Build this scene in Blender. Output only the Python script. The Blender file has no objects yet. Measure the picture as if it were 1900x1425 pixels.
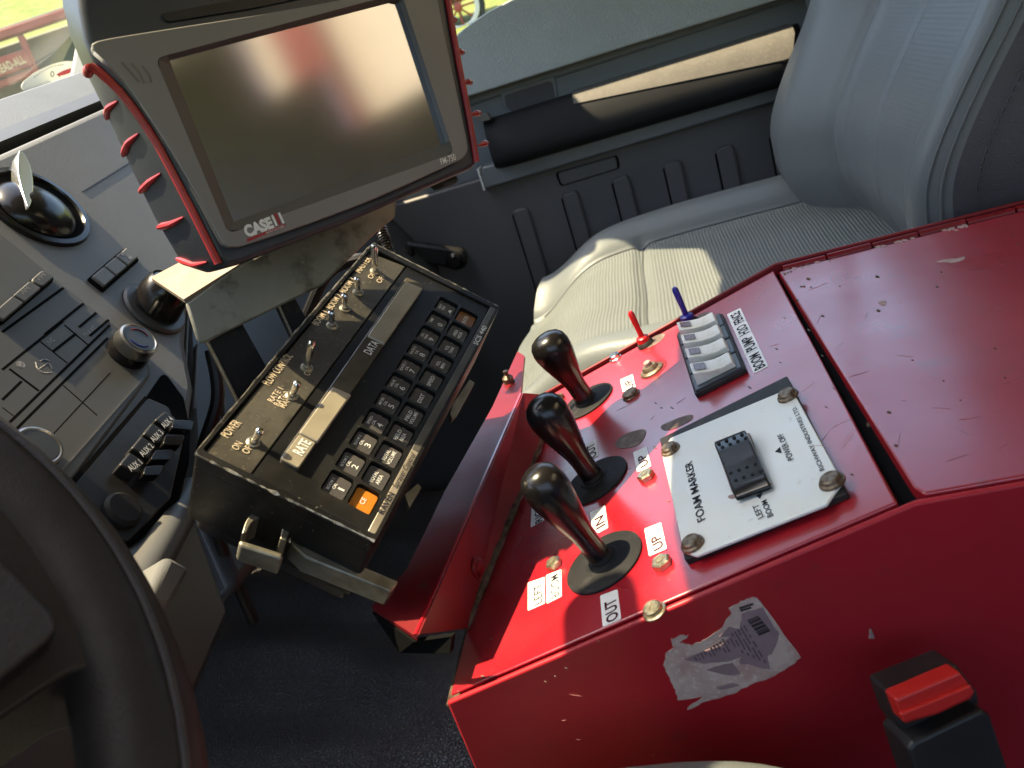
import bpy, bmesh, math, random
from mathutils import Vector, Matrix, Quaternion, noise
random.seed(7)
V = Vector
sc = bpy.context.scene
# ------------------------------------------------------------------ camera
# world axes: +x to the passenger door, +y to the windshield, +z up; the camera is the origin
MR = [V((0.12362, -0.94623, -0.29895)), V((-0.41789, 0.22361, -0.88055)), V((0.90005, 0.23378, -0.36778))]
FPX = 1486.4
cd = bpy.data.cameras.new('camera'); cam = bpy.data.objects.new('camera', cd); sc.collection.objects.link(cam)
r_, d_, f_ = MR
cam.matrix_world = Matrix(((r_.x, -d_.x, -f_.x, 0), (r_.y, -d_.y, -f_.y, 0), (r_.z, -d_.z, -f_.z, 0), (0, 0, 0, 1)))
cd.sensor_width = 36; cd.lens = FPX / 1900 * 36; cd.clip_start = 0.01; cd.clip_end = 500
cd.dof.use_dof = True; cd.dof.focus_distance = 0.50; cd.dof.aperture_fstop = 17.0
sc.camera = cam
# ------------------------------------------------------------------ light
SUN = V((0.012, 0.40, 0.915)).normalized()            # towards the sun
w = bpy.data.worlds.new('World'); sc.world = w; w.use_nodes = True
nt = w.node_tree; bg = nt.nodes['Background']
sky = nt.nodes.new('ShaderNodeTexSky'); sky.sky_type = 'NISHITA'; sky.sun_disc = False
sky.sun_elevation = math.asin(SUN.z); sky.sun_rotation = math.atan2(SUN.x, SUN.y)
sky.dust_density = 2.6; sky.air_density = 1.15; sky.ozone_density = 0.6
nt.links.new(sky.outputs[0], bg.inputs[0]); bg.inputs[1].default_value = 0.15
sl = bpy.data.lights.new('sun', 'SUN'); so = bpy.data.objects.new('sun', sl); sc.collection.objects.link(so)
so.rotation_euler = SUN.to_track_quat('Z', 'Y').to_euler(); so.location = (0, 0, 6)
sl.energy = 3.9; sl.angle = math.radians(0.5); sl.color = (1.0, 0.82, 0.53)
sc.view_settings.view_transform = 'Standard'; sc.view_settings.look = 'None'
sc.view_settings.exposure = 2.0; sc.view_settings.gamma = 1.0
try: sc.view_settings.use_curve_mapping = False
except Exception: pass
sc.render.engine = 'CYCLES'
sc.cycles.use_denoising = True
sc.cycles.max_bounces = 8; sc.cycles.diffuse_bounces = 5; sc.cycles.glossy_bounces = 4; sc.cycles.transparent_max_bounces = 12
sc.cycles.sample_clamp_indirect = 6.0; sc.cycles.caustics_reflective = False; sc.cycles.caustics_refractive = False

# ------------------------------------------------------------------ small geometry tools
def ray(px, py):
    a, b = (px - 950) / FPX, (py - 712.5) / FPX
    return MR[0] * a + MR[1] * b + MR[2]
def hit(px, py, p0, n):
    d = ray(px, py); return d * (V(p0).dot(n) / d.dot(n))
def onx(px, py, x): return hit(px, py, V((x, 0, 0)), V((1, 0, 0)))
def onz(px, py, z): return hit(px, py, V((0, 0, z)), V((0, 0, 1)))
def ony(px, py, y): return hit(px, py, V((0, y, 0)), V((0, 1, 0)))

class Fr:
    """a flat local frame: u along the reading direction, v up the letters, n out of the surface"""
    def __init__(s, o, u, v):
        s.o = V(o); s.u = V(u).normalized(); n = s.u.cross(V(v)).normalized(); s.n = n; s.v = n.cross(s.u).normalized()
    def at(s, a, b, h=0.0): return s.o + s.u * a + s.v * b + s.n * h
    def px(s, x, y, h=0.0):
        p = hit(x, y, s.o + s.n * h, s.n) - s.o
        return V((p.dot(s.u), p.dot(s.v)))
    def pxs(s, pts, h=0.0): return [s.px(x, y, h) for x, y in pts]
    def sub(s, a, b, ang=0.0, h=0.0):
        u = s.u * math.cos(ang) + s.v * math.sin(ang); v = s.v * math.cos(ang) - s.u * math.sin(ang)
        return Fr(s.at(a, b, h), u, v)
XYZ = Fr((0, 0, 0), (1, 0, 0), (0, 1, 0))

def rounded(poly, r, seg=5):
    out = []; n = len(poly)
    for i in range(n):
        p = V(poly[i][:2]); a = V(poly[i - 1][:2]); b = V(poly[(i + 1) % n][:2])
        da, db = (a - p), (b - p); la, lb = da.length, db.length
        if la < 1e-9 or lb < 1e-9: out.append(p); continue
        da /= la; db /= lb
        ri = r[i] if isinstance(r, (list, tuple)) else r
        ang = da.angle(db); k = min(ri / max(math.tan(ang / 2), .05), la * .48, lb * .48)
        p0, p1 = p + da * k, p + db * k
        for j in range(seg + 1):
            t = j / seg; out.append(p0 * (1 - t) ** 2 + p * 2 * t * (1 - t) + p1 * t * t)
    return out
def spline(pts, n=8, closed=False):
    P = [V(p) for p in pts]; out = []; m = len(P)
    rng = m if closed else m - 1
    for i in range(rng):
        if closed: a, b, c, d = P[i - 1], P[i], P[(i + 1) % m], P[(i + 2) % m]
        else: a, b, c, d = P[max(i - 1, 0)], P[i], P[i + 1], P[min(i + 2, m - 1)]
        for j in range(n):
            t = j / n
            out.append(.5 * ((2 * b) + (c - a) * t + (2 * a - 5 * b + 4 * c - d) * t * t + (3 * b - a - 3 * c + d) * t ** 3))
    if not closed: out.append(P[-1])
    return out
def circ(a, b, r, n=32, ry=None, ph=0): return [V((a + r * math.cos(ph + 2 * math.pi * i / n), b + (ry or r) * math.sin(ph + 2 * math.pi * i / n))) for i in range(n)]
def rect(a0, b0, a1, b1): return [V((a0, b0)), V((a1, b0)), V((a1, b1)), V((a0, b1))]

class MB:
    def __init__(s): s.bm = bmesh.new(); s.mi = 0
    def face(s, pts):
        vs = [s.bm.verts.new(p) for p in pts]
        try:
            f = s.bm.faces.new(vs); f.material_index = s.mi; return f
        except Exception: return None
    def prism(s, fr, poly, h0, h1, shrink=0.0, top=None):
        n = len(poly)
        if top is None:
            top = poly
            if shrink:
                c = sum((V(p[:2]) for p in poly), V((0, 0))) / n
                top = [p + (c - V(p)).normalized() * shrink for p in map(V, poly)]
        A = [s.bm.verts.new(fr.at(p[0], p[1], h0)) for p in poly]
        B = [s.bm.verts.new(fr.at(p[0], p[1], h1)) for p in top]
        fs = [s.bm.faces.new(B), s.bm.faces.new(A[::-1])]
        for i in range(n): fs.append(s.bm.faces.new((A[i], A[(i + 1) % n], B[(i + 1) % n], B[i])))
        for f in fs: f.material_index = s.mi
        return s
    def ring(s, fr, outer, inner, h0, h1):
        n = len(outer)
        a = [s.bm.verts.new(fr.at(p[0], p[1], h0)) for p in outer]; b = [s.bm.verts.new(fr.at(p[0], p[1], h1)) for p in outer]
        c = [s.bm.verts.new(fr.at(p[0], p[1], h1)) for p in inner]; d = [s.bm.verts.new(fr.at(p[0], p[1], h0)) for p in inner]
        for i in range(n):
            j = (i + 1) % n
            for q in ((a[i], a[j], b[j], b[i]), (b[i], b[j], c[j], c[i]), (c[i], c[j], d[j], d[i]), (d[i], d[j], a[j], a[i])):
                f = s.bm.faces.new(q); f.material_index = s.mi
        return s
    def box(s, fr, a0, b0, a1, b1, h0, h1): return s.prism(fr, rect(a0, b0, a1, b1), h0, h1)
    def lathe(s, o, axis, prof, n=28, ref=None):
        axis = V(axis).normalized(); ref = V(ref) if ref else (V((1, 0, 0)) if abs(axis.x) < .8 else V((0, 1, 0)))
        u = axis.cross(ref).normalized(); v = axis.cross(u); rows = []
        for r, h in prof:
            c = V(o) + axis * h
            if r < 1e-6: rows.append([s.bm.verts.new(c)])
            else: rows.append([s.bm.verts.new(c + (u * math.cos(2 * math.pi * i / n) + v * math.sin(2 * math.pi * i / n)) * r) for i in range(n)])
        for k in range(len(rows) - 1):
            A, B = rows[k], rows[k + 1]
            for i in range(n):
                j = (i + 1) % n
                if len(A) == 1 and len(B) == 1: continue
                if len(A) == 1: q = (A[0], B[j], B[i])
                elif len(B) == 1: q = (A[i], A[j], B[0])
                else: q = (A[i], A[j], B[j], B[i])
                f = s.bm.faces.new(q); f.material_index = s.mi
        for row, fl in ((rows[0], True), (rows[-1], False)):
            if len(row) > 1:
                f = s.bm.faces.new(row[::-1] if fl else row); f.material_index = s.mi
        return s
    def tube(s, pts, r, n=8, closed=False):
        P = [V(p) for p in pts]; m = len(P); rows = []; prev = None
        for i, p in enumerate(P):
            if closed: t = P[(i + 1) % m] - P[i - 1]
            else: t = P[min(i + 1, m - 1)] - P[max(i - 1, 0)]
            t.normalize()
            if prev is None:
                a = t.cross(V((0, 0, 1)));
                if a.length < .1: a = t.cross(V((0, 1, 0)))
            else: a = prev - t * prev.dot(t)
            a.normalize(); prev = a; b = t.cross(a)
            rr = r[i] if isinstance(r, (list, tuple)) else r
            rows.append([s.bm.verts.new(p + (a * math.cos(2 * math.pi * k / n) + b * math.sin(2 * math.pi * k / n)) * rr) for k in range(n)])
        for i in range(m if closed else m - 1):
            A, B = rows[i], rows[(i + 1) % m]
            for k in range(n):
                f = s.bm.faces.new((A[k], A[(k + 1) % n], B[(k + 1) % n], B[k])); f.material_index = s.mi
        if not closed:
            s.bm.faces.new(rows[0][::-1]).material_index = s.mi; s.bm.faces.new(rows[-1]).material_index = s.mi
        return s
    def grid(s, fn, nu, nv, mi=None, closed_u=False):
        rows = [[s.bm.verts.new(fn(i / nu, j / nv)) for i in range(nu + (0 if closed_u else 1))] for j in range(nv + 1)]
        L = len(rows[0])
        for j in range(nv):
            for i in range(L if closed_u else nu):
                k = (i + 1) % L
                f = s.bm.faces.new((rows[j][i], rows[j][k], rows[j + 1][k], rows[j + 1][i]))
                f.material_index = mi((i + .5) / nu, (j + .5) / nv) if mi else s.mi
        return s

WORLD_LOC = {}
def empty(name, loc, label, cat, group=None):
    o = bpy.data.objects.new(name, None); sc.collection.objects.link(o); o.location = loc
    o.empty_display_size = .05; o['label'] = label; o['category'] = cat
    if group: o['group'] = group
    WORLD_LOC[o.name] = V(loc); return o
def tag(o, label, cat, group=None):
    o['label'] = label; o['category'] = cat
    if group: o['group'] = group
    return o
def mk(name, mb, mats, parent=None, bevel=0.0, seg=2, ang=35, smooth=True, kind=None, label=None, fix=True):
    bm = mb.bm if isinstance(mb, MB) else mb
    if fix: bmesh.ops.recalc_face_normals(bm, faces=bm.faces[:])
    lo = V((1e9,) * 3); hi = V((-1e9,) * 3)
    for v in bm.verts:
        for k in range(3): lo[k] = min(lo[k], v.co[k]); hi[k] = max(hi[k], v.co[k])
    c = (lo + hi) / 2
    for v in bm.verts: v.co -= c
    me = bpy.data.meshes.new(name); bm.to_mesh(me); bm.free()
    for m in (mats if isinstance(mats, (list, tuple)) else [mats]): me.materials.append(m)
    if smooth:
        me.polygons.foreach_set('use_smooth', [True] * len(me.polygons))
        try: me.set_sharp_from_angle(angle=math.radians(ang))
        except Exception: pass
    o = bpy.data.objects.new(name, me); sc.collection.objects.link(o)
    if parent is not None: o.parent = parent; o.location = c - WORLD_LOC[parent.name]
    else: o.location = c
    WORLD_LOC[o.name] = c
    if bevel:
        b = o.modifiers.new('bevel', 'BEVEL'); b.width = bevel; b.segments = seg; b.limit_method = 'ANGLE'; b.angle_limit = math.radians(30)
    if kind: o['kind'] = kind
    if label: o['label'] = label
    return o
def text_into(mb, s, fr, start, end, height, h=0.0004, bold=0.0, shear=0.0):
    """flat lettering whose baseline runs start->end (frame coords), cap height = height"""
    cu = bpy.data.curves.new('lettering', 'FONT'); cu.body = s; cu.size = 1; cu.offset = bold; cu.shear = shear; cu.resolution_u = 3
    ob = bpy.data.objects.new('lettering_tmp', cu); sc.collection.objects.link(ob)
    dg = bpy.context.evaluated_depsgraph_get(); me = bpy.data.meshes.new_from_object(ob.evaluated_get(dg))
    xs = [v.co.x for v in me.vertices]; ys = [v.co.y for v in me.vertices]
    if not xs:
        bpy.data.objects.remove(ob); return
    x0, x1, y0, y1 = min(xs), max(xs), 0, max(ys)
    st, en = V(start), V(end); d = en - st; L = d.length; d /= L; pv = V((-d.y, d.x))
    vs = []
    for v in me.vertices:
        a = (v.co.x - x0) / max(x1 - x0, 1e-6) * L; b = v.co.y / max(y1, 1e-6) * height
        q = st + d * a + pv * b; vs.append(mb.bm.verts.new(fr.at(q.x, q.y, h)))
    for p in me.polygons:
        try:
            f = mb.bm.faces.new([vs[i] for i in p.vertices]); f.material_index = mb.mi
            f.normal_update()
            if f.normal.dot(fr.n) < 0: f.normal_flip()
        except Exception: pass
    bpy.data.objects.remove(ob); bpy.data.curves.remove(cu); bpy.data.meshes.remove(me)
def text_px(mb, s, fr, p0, p1, height, h=0.0004, bold=0.0, shear=0.0):
    text_into(mb, s, fr, fr.px(*p0, h), fr.px(*p1, h), height, h, bold, shear)

# ------------------------------------------------------------------ materials
MAT = {}
def mat(name, col, rough=.5, metal=0.0, spec=.5, coat=0.0, coat_rough=.1, var=None, bump=None, chips=None, rvar=None, wave=None):
    """var=(scale, col2, lo, hi[, detail]) noise mix; bump=(kind, scale, strength, dist); chips=(scale, col, lo, hi); wave=(scale, axis, strength, dist)"""
    m = bpy.data.materials.new(name); m.use_nodes = True; t = m.node_tree; N = t.nodes; Lk = t.links
    b = N['Principled BSDF']
    b.inputs['Base Color'].default_value = (*col, 1); b.inputs['Roughness'].default_value = rough
    b.inputs['Metallic'].default_value = metal; b.inputs['Specular IOR Level'].default_value = spec
    b.inputs['Coat Weight'].default_value = coat; b.inputs['Coat Roughness'].default_value = coat_rough
    tc = N.new('ShaderNodeTexCoord'); src = tc.outputs['Object']; cur = None
    def noise_fac(scale, lo, hi, detail=4.0, rough_=.6, off=0.0):
        mp = N.new('ShaderNodeMapping'); mp.inputs['Location'].default_value = (off, off * .7, off * 1.3); Lk.new(src, mp.inputs[0])
        n = N.new('ShaderNodeTexNoise'); n.inputs['Scale'].default_value = scale; n.inputs['Detail'].default_value = detail; n.inputs['Roughness'].default_value = rough_
        Lk.new(mp.outputs[0], n.inputs['Vector'])
        r = N.new('ShaderNodeMapRange'); r.inputs[1].default_value = lo; r.inputs[2].default_value = hi; Lk.new(n.outputs[0], r.inputs[0])
        return r.outputs[0]
    cnode = None
    for k, spc in enumerate([x for x in (var, chips) if x] if not isinstance(var, list) else var + ([chips] if chips else [])):
        fac = noise_fac(spc[0], spc[2], spc[3], spc[4] if len(spc) > 4 else 4.0, .6, k * 3.1 + len(name) * .37)
        mx = N.new('ShaderNodeMix'); mx.data_type = 'RGBA'; Lk.new(fac, mx.inputs[0])
        if cnode is None: mx.inputs[6].default_value = (*col, 1)
        else: Lk.new(cnode, mx.inputs[6])
        mx.inputs[7].default_value = (*spc[1], 1); cnode = mx.outputs[2]
    if cnode is not None: Lk.new(cnode, b.inputs['Base Color'])
    if rvar:
        fac = noise_fac(rvar[0], .3, .7, 3.0, .6, 5.5); mr = N.new('ShaderNodeMapRange'); mr.inputs[3].default_value = rvar[1]; mr.inputs[4].default_value = rvar[2]
        Lk.new(fac, mr.inputs[0]); Lk.new(mr.outputs[0], b.inputs['Roughness'])
    nrm = None
    for spc in (bump if isinstance(bump, list) else [bump] if bump else []):
        kind, scale, st, dist = spc
        if kind == 'voronoi':
            n = N.new('ShaderNodeTexVoronoi'); n.feature = 'DISTANCE_TO_EDGE'; n.inputs['Scale'].default_value = scale; n.inputs['Randomness'].default_value = 1
            wp = N.new('ShaderNodeTexNoise'); wp.inputs['Scale'].default_value = scale * .6; Lk.new(src, wp.inputs['Vector'])
            ad = N.new('ShaderNodeMix'); ad.data_type = 'VECTOR'; ad.inputs[0].default_value = .006; Lk.new(src, ad.inputs[4]); Lk.new(wp.outputs['Color'], ad.inputs[5])
            Lk.new(ad.outputs[1], n.inputs['Vector'])
            rr = N.new('ShaderNodeMapRange'); rr.inputs[1].default_value = 0; rr.inputs[2].default_value = .18; Lk.new(n.outputs['Distance'], rr.inputs[0]); hgt = rr.outputs[0]
        elif kind == 'wave':
            n = N.new('ShaderNodeTexWave'); n.inputs['Scale'].default_value = scale; n.inputs['Distortion'].default_value = 0.6; n.inputs['Detail Scale'].default_value = 3
            n.bands_direction = 'X'; Lk.new(src, n.inputs['Vector']); hgt = n.outputs[0]
        elif kind == 'wavey':
            n = N.new('ShaderNodeTexWave'); n.inputs['Scale'].default_value = scale; n.inputs['Distortion'].default_value = 0.4
            n.bands_direction = 'Y'; Lk.new(src, n.inputs['Vector']); hgt = n.outputs[0]
        elif kind == 'wavez':
            n = N.new('ShaderNodeTexWave'); n.inputs['Scale'].default_value = scale; n.inputs['Distortion'].default_value = 0.4
            n.bands_direction = 'Z'; Lk.new(src, n.inputs['Vector']); hgt = n.outputs[0]
        else:
            n = N.new('ShaderNodeTexNoise'); n.inputs['Scale'].default_value = scale; n.inputs['Detail'].default_value = 3; Lk.new(src, n.inputs['Vector']); hgt = n.outputs[0]
        bp = N.new('ShaderNodeBump'); bp.inputs['Strength'].default_value = st; bp.inputs['Distance'].default_value = dist; Lk.new(hgt, bp.inputs['Height'])
        if nrm is not None: Lk.new(nrm, bp.inputs['Normal'])
        nrm = bp.outputs[0]
    if nrm is not None: Lk.new(nrm, b.inputs['Normal'])
    MAT[name] = m; return m

RED = mat('red_paint', (.34, .0065, .0145), .34, spec=.6, coat=1.0, coat_rough=.20, var=[(5, (.30, .010, .019), .35, .7), (2.2, (.40, .030, .036), .52, .80), (48, (.23, .022, .028), .62, .76), (150, (.40, .12, .11), .735, .80, 3.0)], rvar=(11, .22, .50), bump=[('noise', 420, .07, .0004), ('noise', 7, .22, .004)])
REDSIDE = mat('red_side_paint', (.42, .010, .018), .48, spec=.4, var=[(5, (.29, .010, .018), .35, .7), (48, (.24, .020, .026), .62, .76), (150, (.36, .10, .09), .75, .80, 3.0)], rvar=(11, .38, .60), bump=[('noise', 420, .07, .0004), ('noise', 6, .22, .004)])
REDWORNSHADE = mat('worn_red_paint', (.17, .006, .009), .42, spec=.4, var=[(14, (.115, .007, .010), .4, .7), (60, (.10, .04, .03), .64, .74), (240, (.24, .10, .08), .73, .8)], rvar=(14, .32, .55), bump=[('noise', 300, .08, .0004), ('noise', 9, .2, .003)])  # worn paint, also darkened to put the tray's dim light into its colour
RUST = mat('rusty_seam', (.13, .095, .065), .85, spec=.1, var=(140, (.04, .025, .018), .35, .65))
PRIMER = mat('bare_primer', (.42, .30, .27), .7, var=(300, (.3, .2, .18), .4, .6))
BLACK = mat('black_plastic', (.013, .0125, .0125), .42, spec=.35, var=(60, (.022, .020, .019), .4, .7), bump=('noise', 900, .08, .0003))
BLACKSH = mat('black_knob', (.007, .006, .006), .16, spec=.4, var=(80, (.013, .011, .011), .45, .75), rvar=(60, .16, .28), bump=('noise', 160, .03, .0004))
BLACKMAT = mat('black_rubber', (.017, .017, .018), .6, spec=.15, var=(120, (.04, .038, .036), .56, .75))
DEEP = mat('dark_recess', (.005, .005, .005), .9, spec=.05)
CASE = mat('black_instrument_case', (.007, .0068, .0065), .38, spec=.22, var=[(22, (.013, .012, .011), .4, .7), (420, (.14, .125, .095), .67, .77, 2.0)], rvar=(30, .30, .52), bump=('noise', 500, .12, .0004))
FACE = mat('dusty_face_plate', (.030, .027, .021), .48, spec=.4, var=[(28, (.070, .062, .047), .35, .75), (90, (.02, .018, .015), .55, .75), (500, (.15, .13, .095), .62, .78, 2.0)], rvar=(40, .40, .60), bump=('noise', 700, .1, .0003))
FACE2 = mat('keypad_plate', (.007, .0068, .0065), .42, spec=.3, var=[(26, (.018, .016, .0135), .5, .8), (480, (.10, .088, .065), .68, .78, 2.0)], rvar=(40, .36, .55))
KEY = mat('dark_key_cap', (.072, .067, .066), .26, spec=.6, var=(90, (.095, .082, .078), .4, .75), rvar=(70, .2, .36))
KEYOR = mat('orange_key_cap', (.56, .19, .018), .30, var=(90, (.44, .15, .02), .4, .7))
KEYBR = mat('brown_key_cap', (.20, .085, .025), .34, var=(90, (.13, .05, .02), .4, .7))
DISP = mat('smoked_window', (.22, .19, .135), .16, spec=.7, var=[(24, (.34, .30, .22), .3, .8), (200, (.36, .33, .25), .6, .8)], rvar=(30, .1, .3))
DISPD = mat('smoked_window_dark', (.055, .048, .036), .14, spec=.7, var=(40, (.10, .088, .066), .3, .8), rvar=(30, .08, .3))
CHROME = mat('chrome', (.80, .79, .77), .16, metal=1.0, var=(200, (.6, .57, .52), .5, .8), rvar=(120, .12, .28))
COLLAR = mat('smoked_chrome', (.34, .33, .31), .30, metal=1.0)
ZINC = mat('zinc_bolt', (.52, .48, .36), .34, metal=1.0, var=[(160, (.30, .26, .17), .4, .65), (500, (.16, .11, .07), .6, .75)], rvar=(150, .25, .5))
RUSTB = mat('rusty_bolt', (.23, .19, .14), .5, metal=.7, var=(300, (.12, .075, .045), .4, .6), bump=('noise', 900, .2, .0004))
GALV = mat('dull_galvanised_steel', (.21, .195, .150), .5, metal=.3, spec=.4, var=[(16, (.28, .265, .22), .35, .65), (60, (.11, .095, .068), .52, .70), (200, (.34, .31, .25), .64, .76)], rvar=(40, .36, .62), bump=('noise', 160, .2, .0008))
RAWST = mat('raw_steel_bar', (.30, .28, .22), .42, metal=.7, var=[(70, (.16, .145, .10), .4, .7), (400, (.5, .47, .38), .7, .8)], rvar=(90, .3, .55), bump=('noise', 500, .2, .0004))
SILVER = mat('brushed_brand_strip', (.50, .43, .33), .34, metal=.55, var=(60, (.36, .31, .24), .4, .7))
STRIPDK = mat('tarnished_brand_strip', (.09, .085, .075), .34, metal=.45, var=(60, (.14, .13, .11), .4, .7))  # unlit end of the same strip, the shade put into its colour
WHITE = mat('white_print', (.72, .71, .66), .5)
WHITEDIM = mat('worn_white_print', (.32, .30, .27), .5, var=(600, (.12, .11, .10), .45, .6))
CREAMPR = mat('aged_cream_print', (.55, .44, .30), .5, var=(500, (.2, .16, .11), .5, .62))
LABEL = mat('white_label', (.82, .81, .79), .45, var=(90, (.70, .68, .64), .45, .75))
INKRED = mat('dark_red_ink', (.05, .012, .018), .6, spec=.1)
INK = mat('black_ink', (.022, .021, .026), .6, spec=.1)
WPLATE = mat('aged_white_plate', (.76, .78, .74), .36, var=[(16, (.78, .75, .62), .45, .75), (90, (.60, .58, .50), .64, .74), (420, (.36, .29, .22), .70, .80)], rvar=(30, .28, .45))
GASKET = mat('black_gasket', (.016, .014, .014), .55, spec=.3, var=(90, (.035, .028, .024), .5, .7), bump=('noise', 400, .2, .0006))
ROCKW = mat('yellowed_white_rocker', (.78, .76, .69), .36, var=[(70, (.62, .57, .46), .5, .75), (260, (.36, .27, .17), .68, .76)])
ROCKB = mat('grey_black_switch_frame', (.045, .055, .066), .35, var=(90, (.03, .035, .04), .4, .7))
LENS = mat('dull_red_lens', (.16, .10, .10), .25, var=(350, (.30, .24, .23), .5, .7))
TRED = mat('red_toggle', (.45, .010, .012), .32)
TBLUE = mat('blue_toggle', (.022, .022, .26), .32)
RUBDK = mat('rubber_boot', (.02, .019, .017), .5, var=(200, (.07, .06, .05), .55, .75))
DIRT = mat('greasy_dirt', (.11, .075, .06), .7, var=[(120, (.2, .16, .14), .45, .7)])
REARW = mat('dark_rear_trim', (.50, .44, .62), .8, spec=.1)  # tint chosen for how this unseen wall reflects in the monitor
DASH = mat('grey_dash_plastic', (.155, .152, .142), .48, spec=.3, var=(8, (.135, .132, .124), .4, .65), bump=[('voronoi', 420, .16, .0005), ('noise', 900, .08, .0003)])
DASH2 = mat('grey_stack_plastic', (.100, .097, .090), .46, spec=.28, var=(10, (.088, .085, .079), .4, .65), bump=('noise', 900, .08, .0003))
DASHDK = mat('dark_dash_plastic', (.040, .040, .038), .45, var=(10, (.032, .031, .03), .4, .65), bump=('noise', 900, .08, .0003))
DASHTOP = mat('dash_top_pad', (.13, .138, .147), .55, spec=.3, var=(10, (.11, .117, .125), .4, .7), bump=('voronoi', 300, .2, .0006))
DOORUP = mat('grained_door_pad', (.35, .382, .38), .50, spec=.35, var=(7, (.315, .345, .342), .4, .65), bump=[('voronoi', 250, .45, .0010)])
DOORMID = mat('blue_grey_door_trim', (.15, .163, .178), .42, var=(7, (.13, .142, .155), .4, .65), bump=('noise', 700, .08, .0004))
DOORDK = mat('charcoal_door_plastic', (.020, .021, .022), .55, spec=.08, var=(7, (.017, .017, .018), .4, .65), bump=('noise', 700, .1, .0004))
DOORLOW = mat('dark_lower_door', (.098, .094, .096), .5, var=(7, (.086, .082, .084), .4, .65), bump=('noise', 700, .1, .0004))
PAD = mat('tan_armrest_pad', (.122, .114, .100), .55, spec=.3, var=[(30, (.10, .094, .083), .4, .7), (200, (.14, .13, .115), .5, .7)], bump=('noise', 260, .1, .0005))
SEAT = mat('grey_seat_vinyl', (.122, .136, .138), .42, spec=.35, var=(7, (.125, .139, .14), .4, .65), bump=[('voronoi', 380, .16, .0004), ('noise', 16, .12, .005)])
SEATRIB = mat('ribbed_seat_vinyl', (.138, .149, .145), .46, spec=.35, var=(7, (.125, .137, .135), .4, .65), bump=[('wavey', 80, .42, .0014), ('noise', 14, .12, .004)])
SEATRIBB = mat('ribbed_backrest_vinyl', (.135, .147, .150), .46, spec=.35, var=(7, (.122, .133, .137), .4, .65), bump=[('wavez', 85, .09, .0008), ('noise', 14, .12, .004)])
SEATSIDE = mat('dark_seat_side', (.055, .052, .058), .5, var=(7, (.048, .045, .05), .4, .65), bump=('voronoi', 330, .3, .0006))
SEAM = mat('seat_seam', (.06, .066, .068), .6)
THREAD = mat('seat_thread', (.12, .13, .135), .6)
VINYL = mat('black_floor_vinyl', (.040, .038, .037), .34, spec=.55, var=[(9, (.052, .049, .047), .4, .65), (40, (.07, .062, .055), .62, .8)], bump=[('voronoi', 300, .8, .0014), ('noise', 14, .3, .01)])
WHEELM = mat('steering_wheel_leather', (.020, .015, .012), .48, spec=.25, var=(60, (.028, .022, .019), .4, .7), bump=('voronoi', 520, .16, .0004))
WHEELH = mat('steering_wheel_hub', (.026, .020, .019), .5, var=(30, (.032, .026, .024), .4, .7), bump=('voronoi', 350, .2, .0006))
MSHELL = mat('slate_monitor_shell', (.022, .027, .034), .40, var=(20, (.028, .033, .04), .4, .7), bump=('noise', 900, .1, .0003))
MBEZEL = mat('warm_grey_bezel', (.20, .190, .178), .44, spec=.35, var=(14, (.18, .171, .16), .4, .7), bump=('noise', 1200, .08, .0003))
MBEZIN = mat('taupe_screen_surround', (.135, .122, .108), .42)
MRED = mat('red_rubber', (.34, .014, .016), .42, var=(90, (.26, .014, .016), .4, .7))
SCREEN = mat('matte_screen', (.36, .37, .395), .12, metal=1.0, var=(12, (.33, .34, .365), .4, .6))
SCREEN.node_tree.nodes['Principled BSDF'].inputs['Roughness'].default_value = .105
BUCKRED = mat('red_buckle_button', (.48, .018, .014), .36)
RESIDUE = mat('glue_residue', (.50, .38, .325), .65, spec=.1, var=[(60, (.38, .23, .20), .45, .7), (420, (.60, .50, .43), .55, .75)], bump=('noise', 240, .3, .0006))
PRINTLBL = mat('mauve_paper', (.26, .175, .185), .6, spec=.1, var=(60, (.22, .145, .155), .4, .7))
PRINTINK = mat('faded_label_ink', (.085, .055, .068), .6)
PRINTBLK = mat('barcode_ink', (.025, .018, .02), .6)
HEAD = mat('grey_headliner', (.46, .45, .42), .85, var=(40, (.40, .39, .37), .4, .7))
CARPET = mat('dark_floor_carpet', (.022, .021, .020), .9, var=(80, (.03, .029, .027), .4, .7))
GRASS = mat('sunny_grass', (.125, .165, .032), .85, spec=.1, var=[(3, (.19, .19, .06), .4, .65), (20, (.075, .115, .022), .5, .7)])
LEAFA = mat('light_leaves', (.26, .31, .11), .6, var=(3, (.18, .23, .07), .4, .6))  # paler green puts the sunshine into the leaf colour
LEAFB = mat('dark_leaves', (.075, .105, .045), .6, var=(3, (.10, .135, .055), .4, .6))
BARK = mat('bark', (.08, .06, .045), .9, var=(20, (.05, .04, .03), .4, .6))
FRED = mat('faded_red_machine', (.34, .055, .035), .5, var=(9, (.26, .07, .045), .4, .65))
FGREY = mat('grey_machine_panel', (.13, .14, .12), .6, var=(6, (.09, .10, .085), .4, .65))
FRIM = mat('white_wheel_rim', (.62, .60, .56), .5)
TYRE = mat('tyre_rubber', (.03, .03, .028), .8)
DECAL = mat('cream_decal', (.70, .66, .50), .5)
VGLINT = mat('bright_vent_fin', (.86, .84, .78), .2, metal=.9)
WEDGE = mat('worn_bare_edge', (.34, .31, .25), .4, metal=.6, var=(180, (.06, .055, .045), .42, .6))
SCRATCH = mat('pale_scratch', (.42, .20, .19), .5, var=(200, (.36, .05, .05), .4, .6))
GOLD = mat('gold_letters', (.65, .50, .30), .5)
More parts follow.
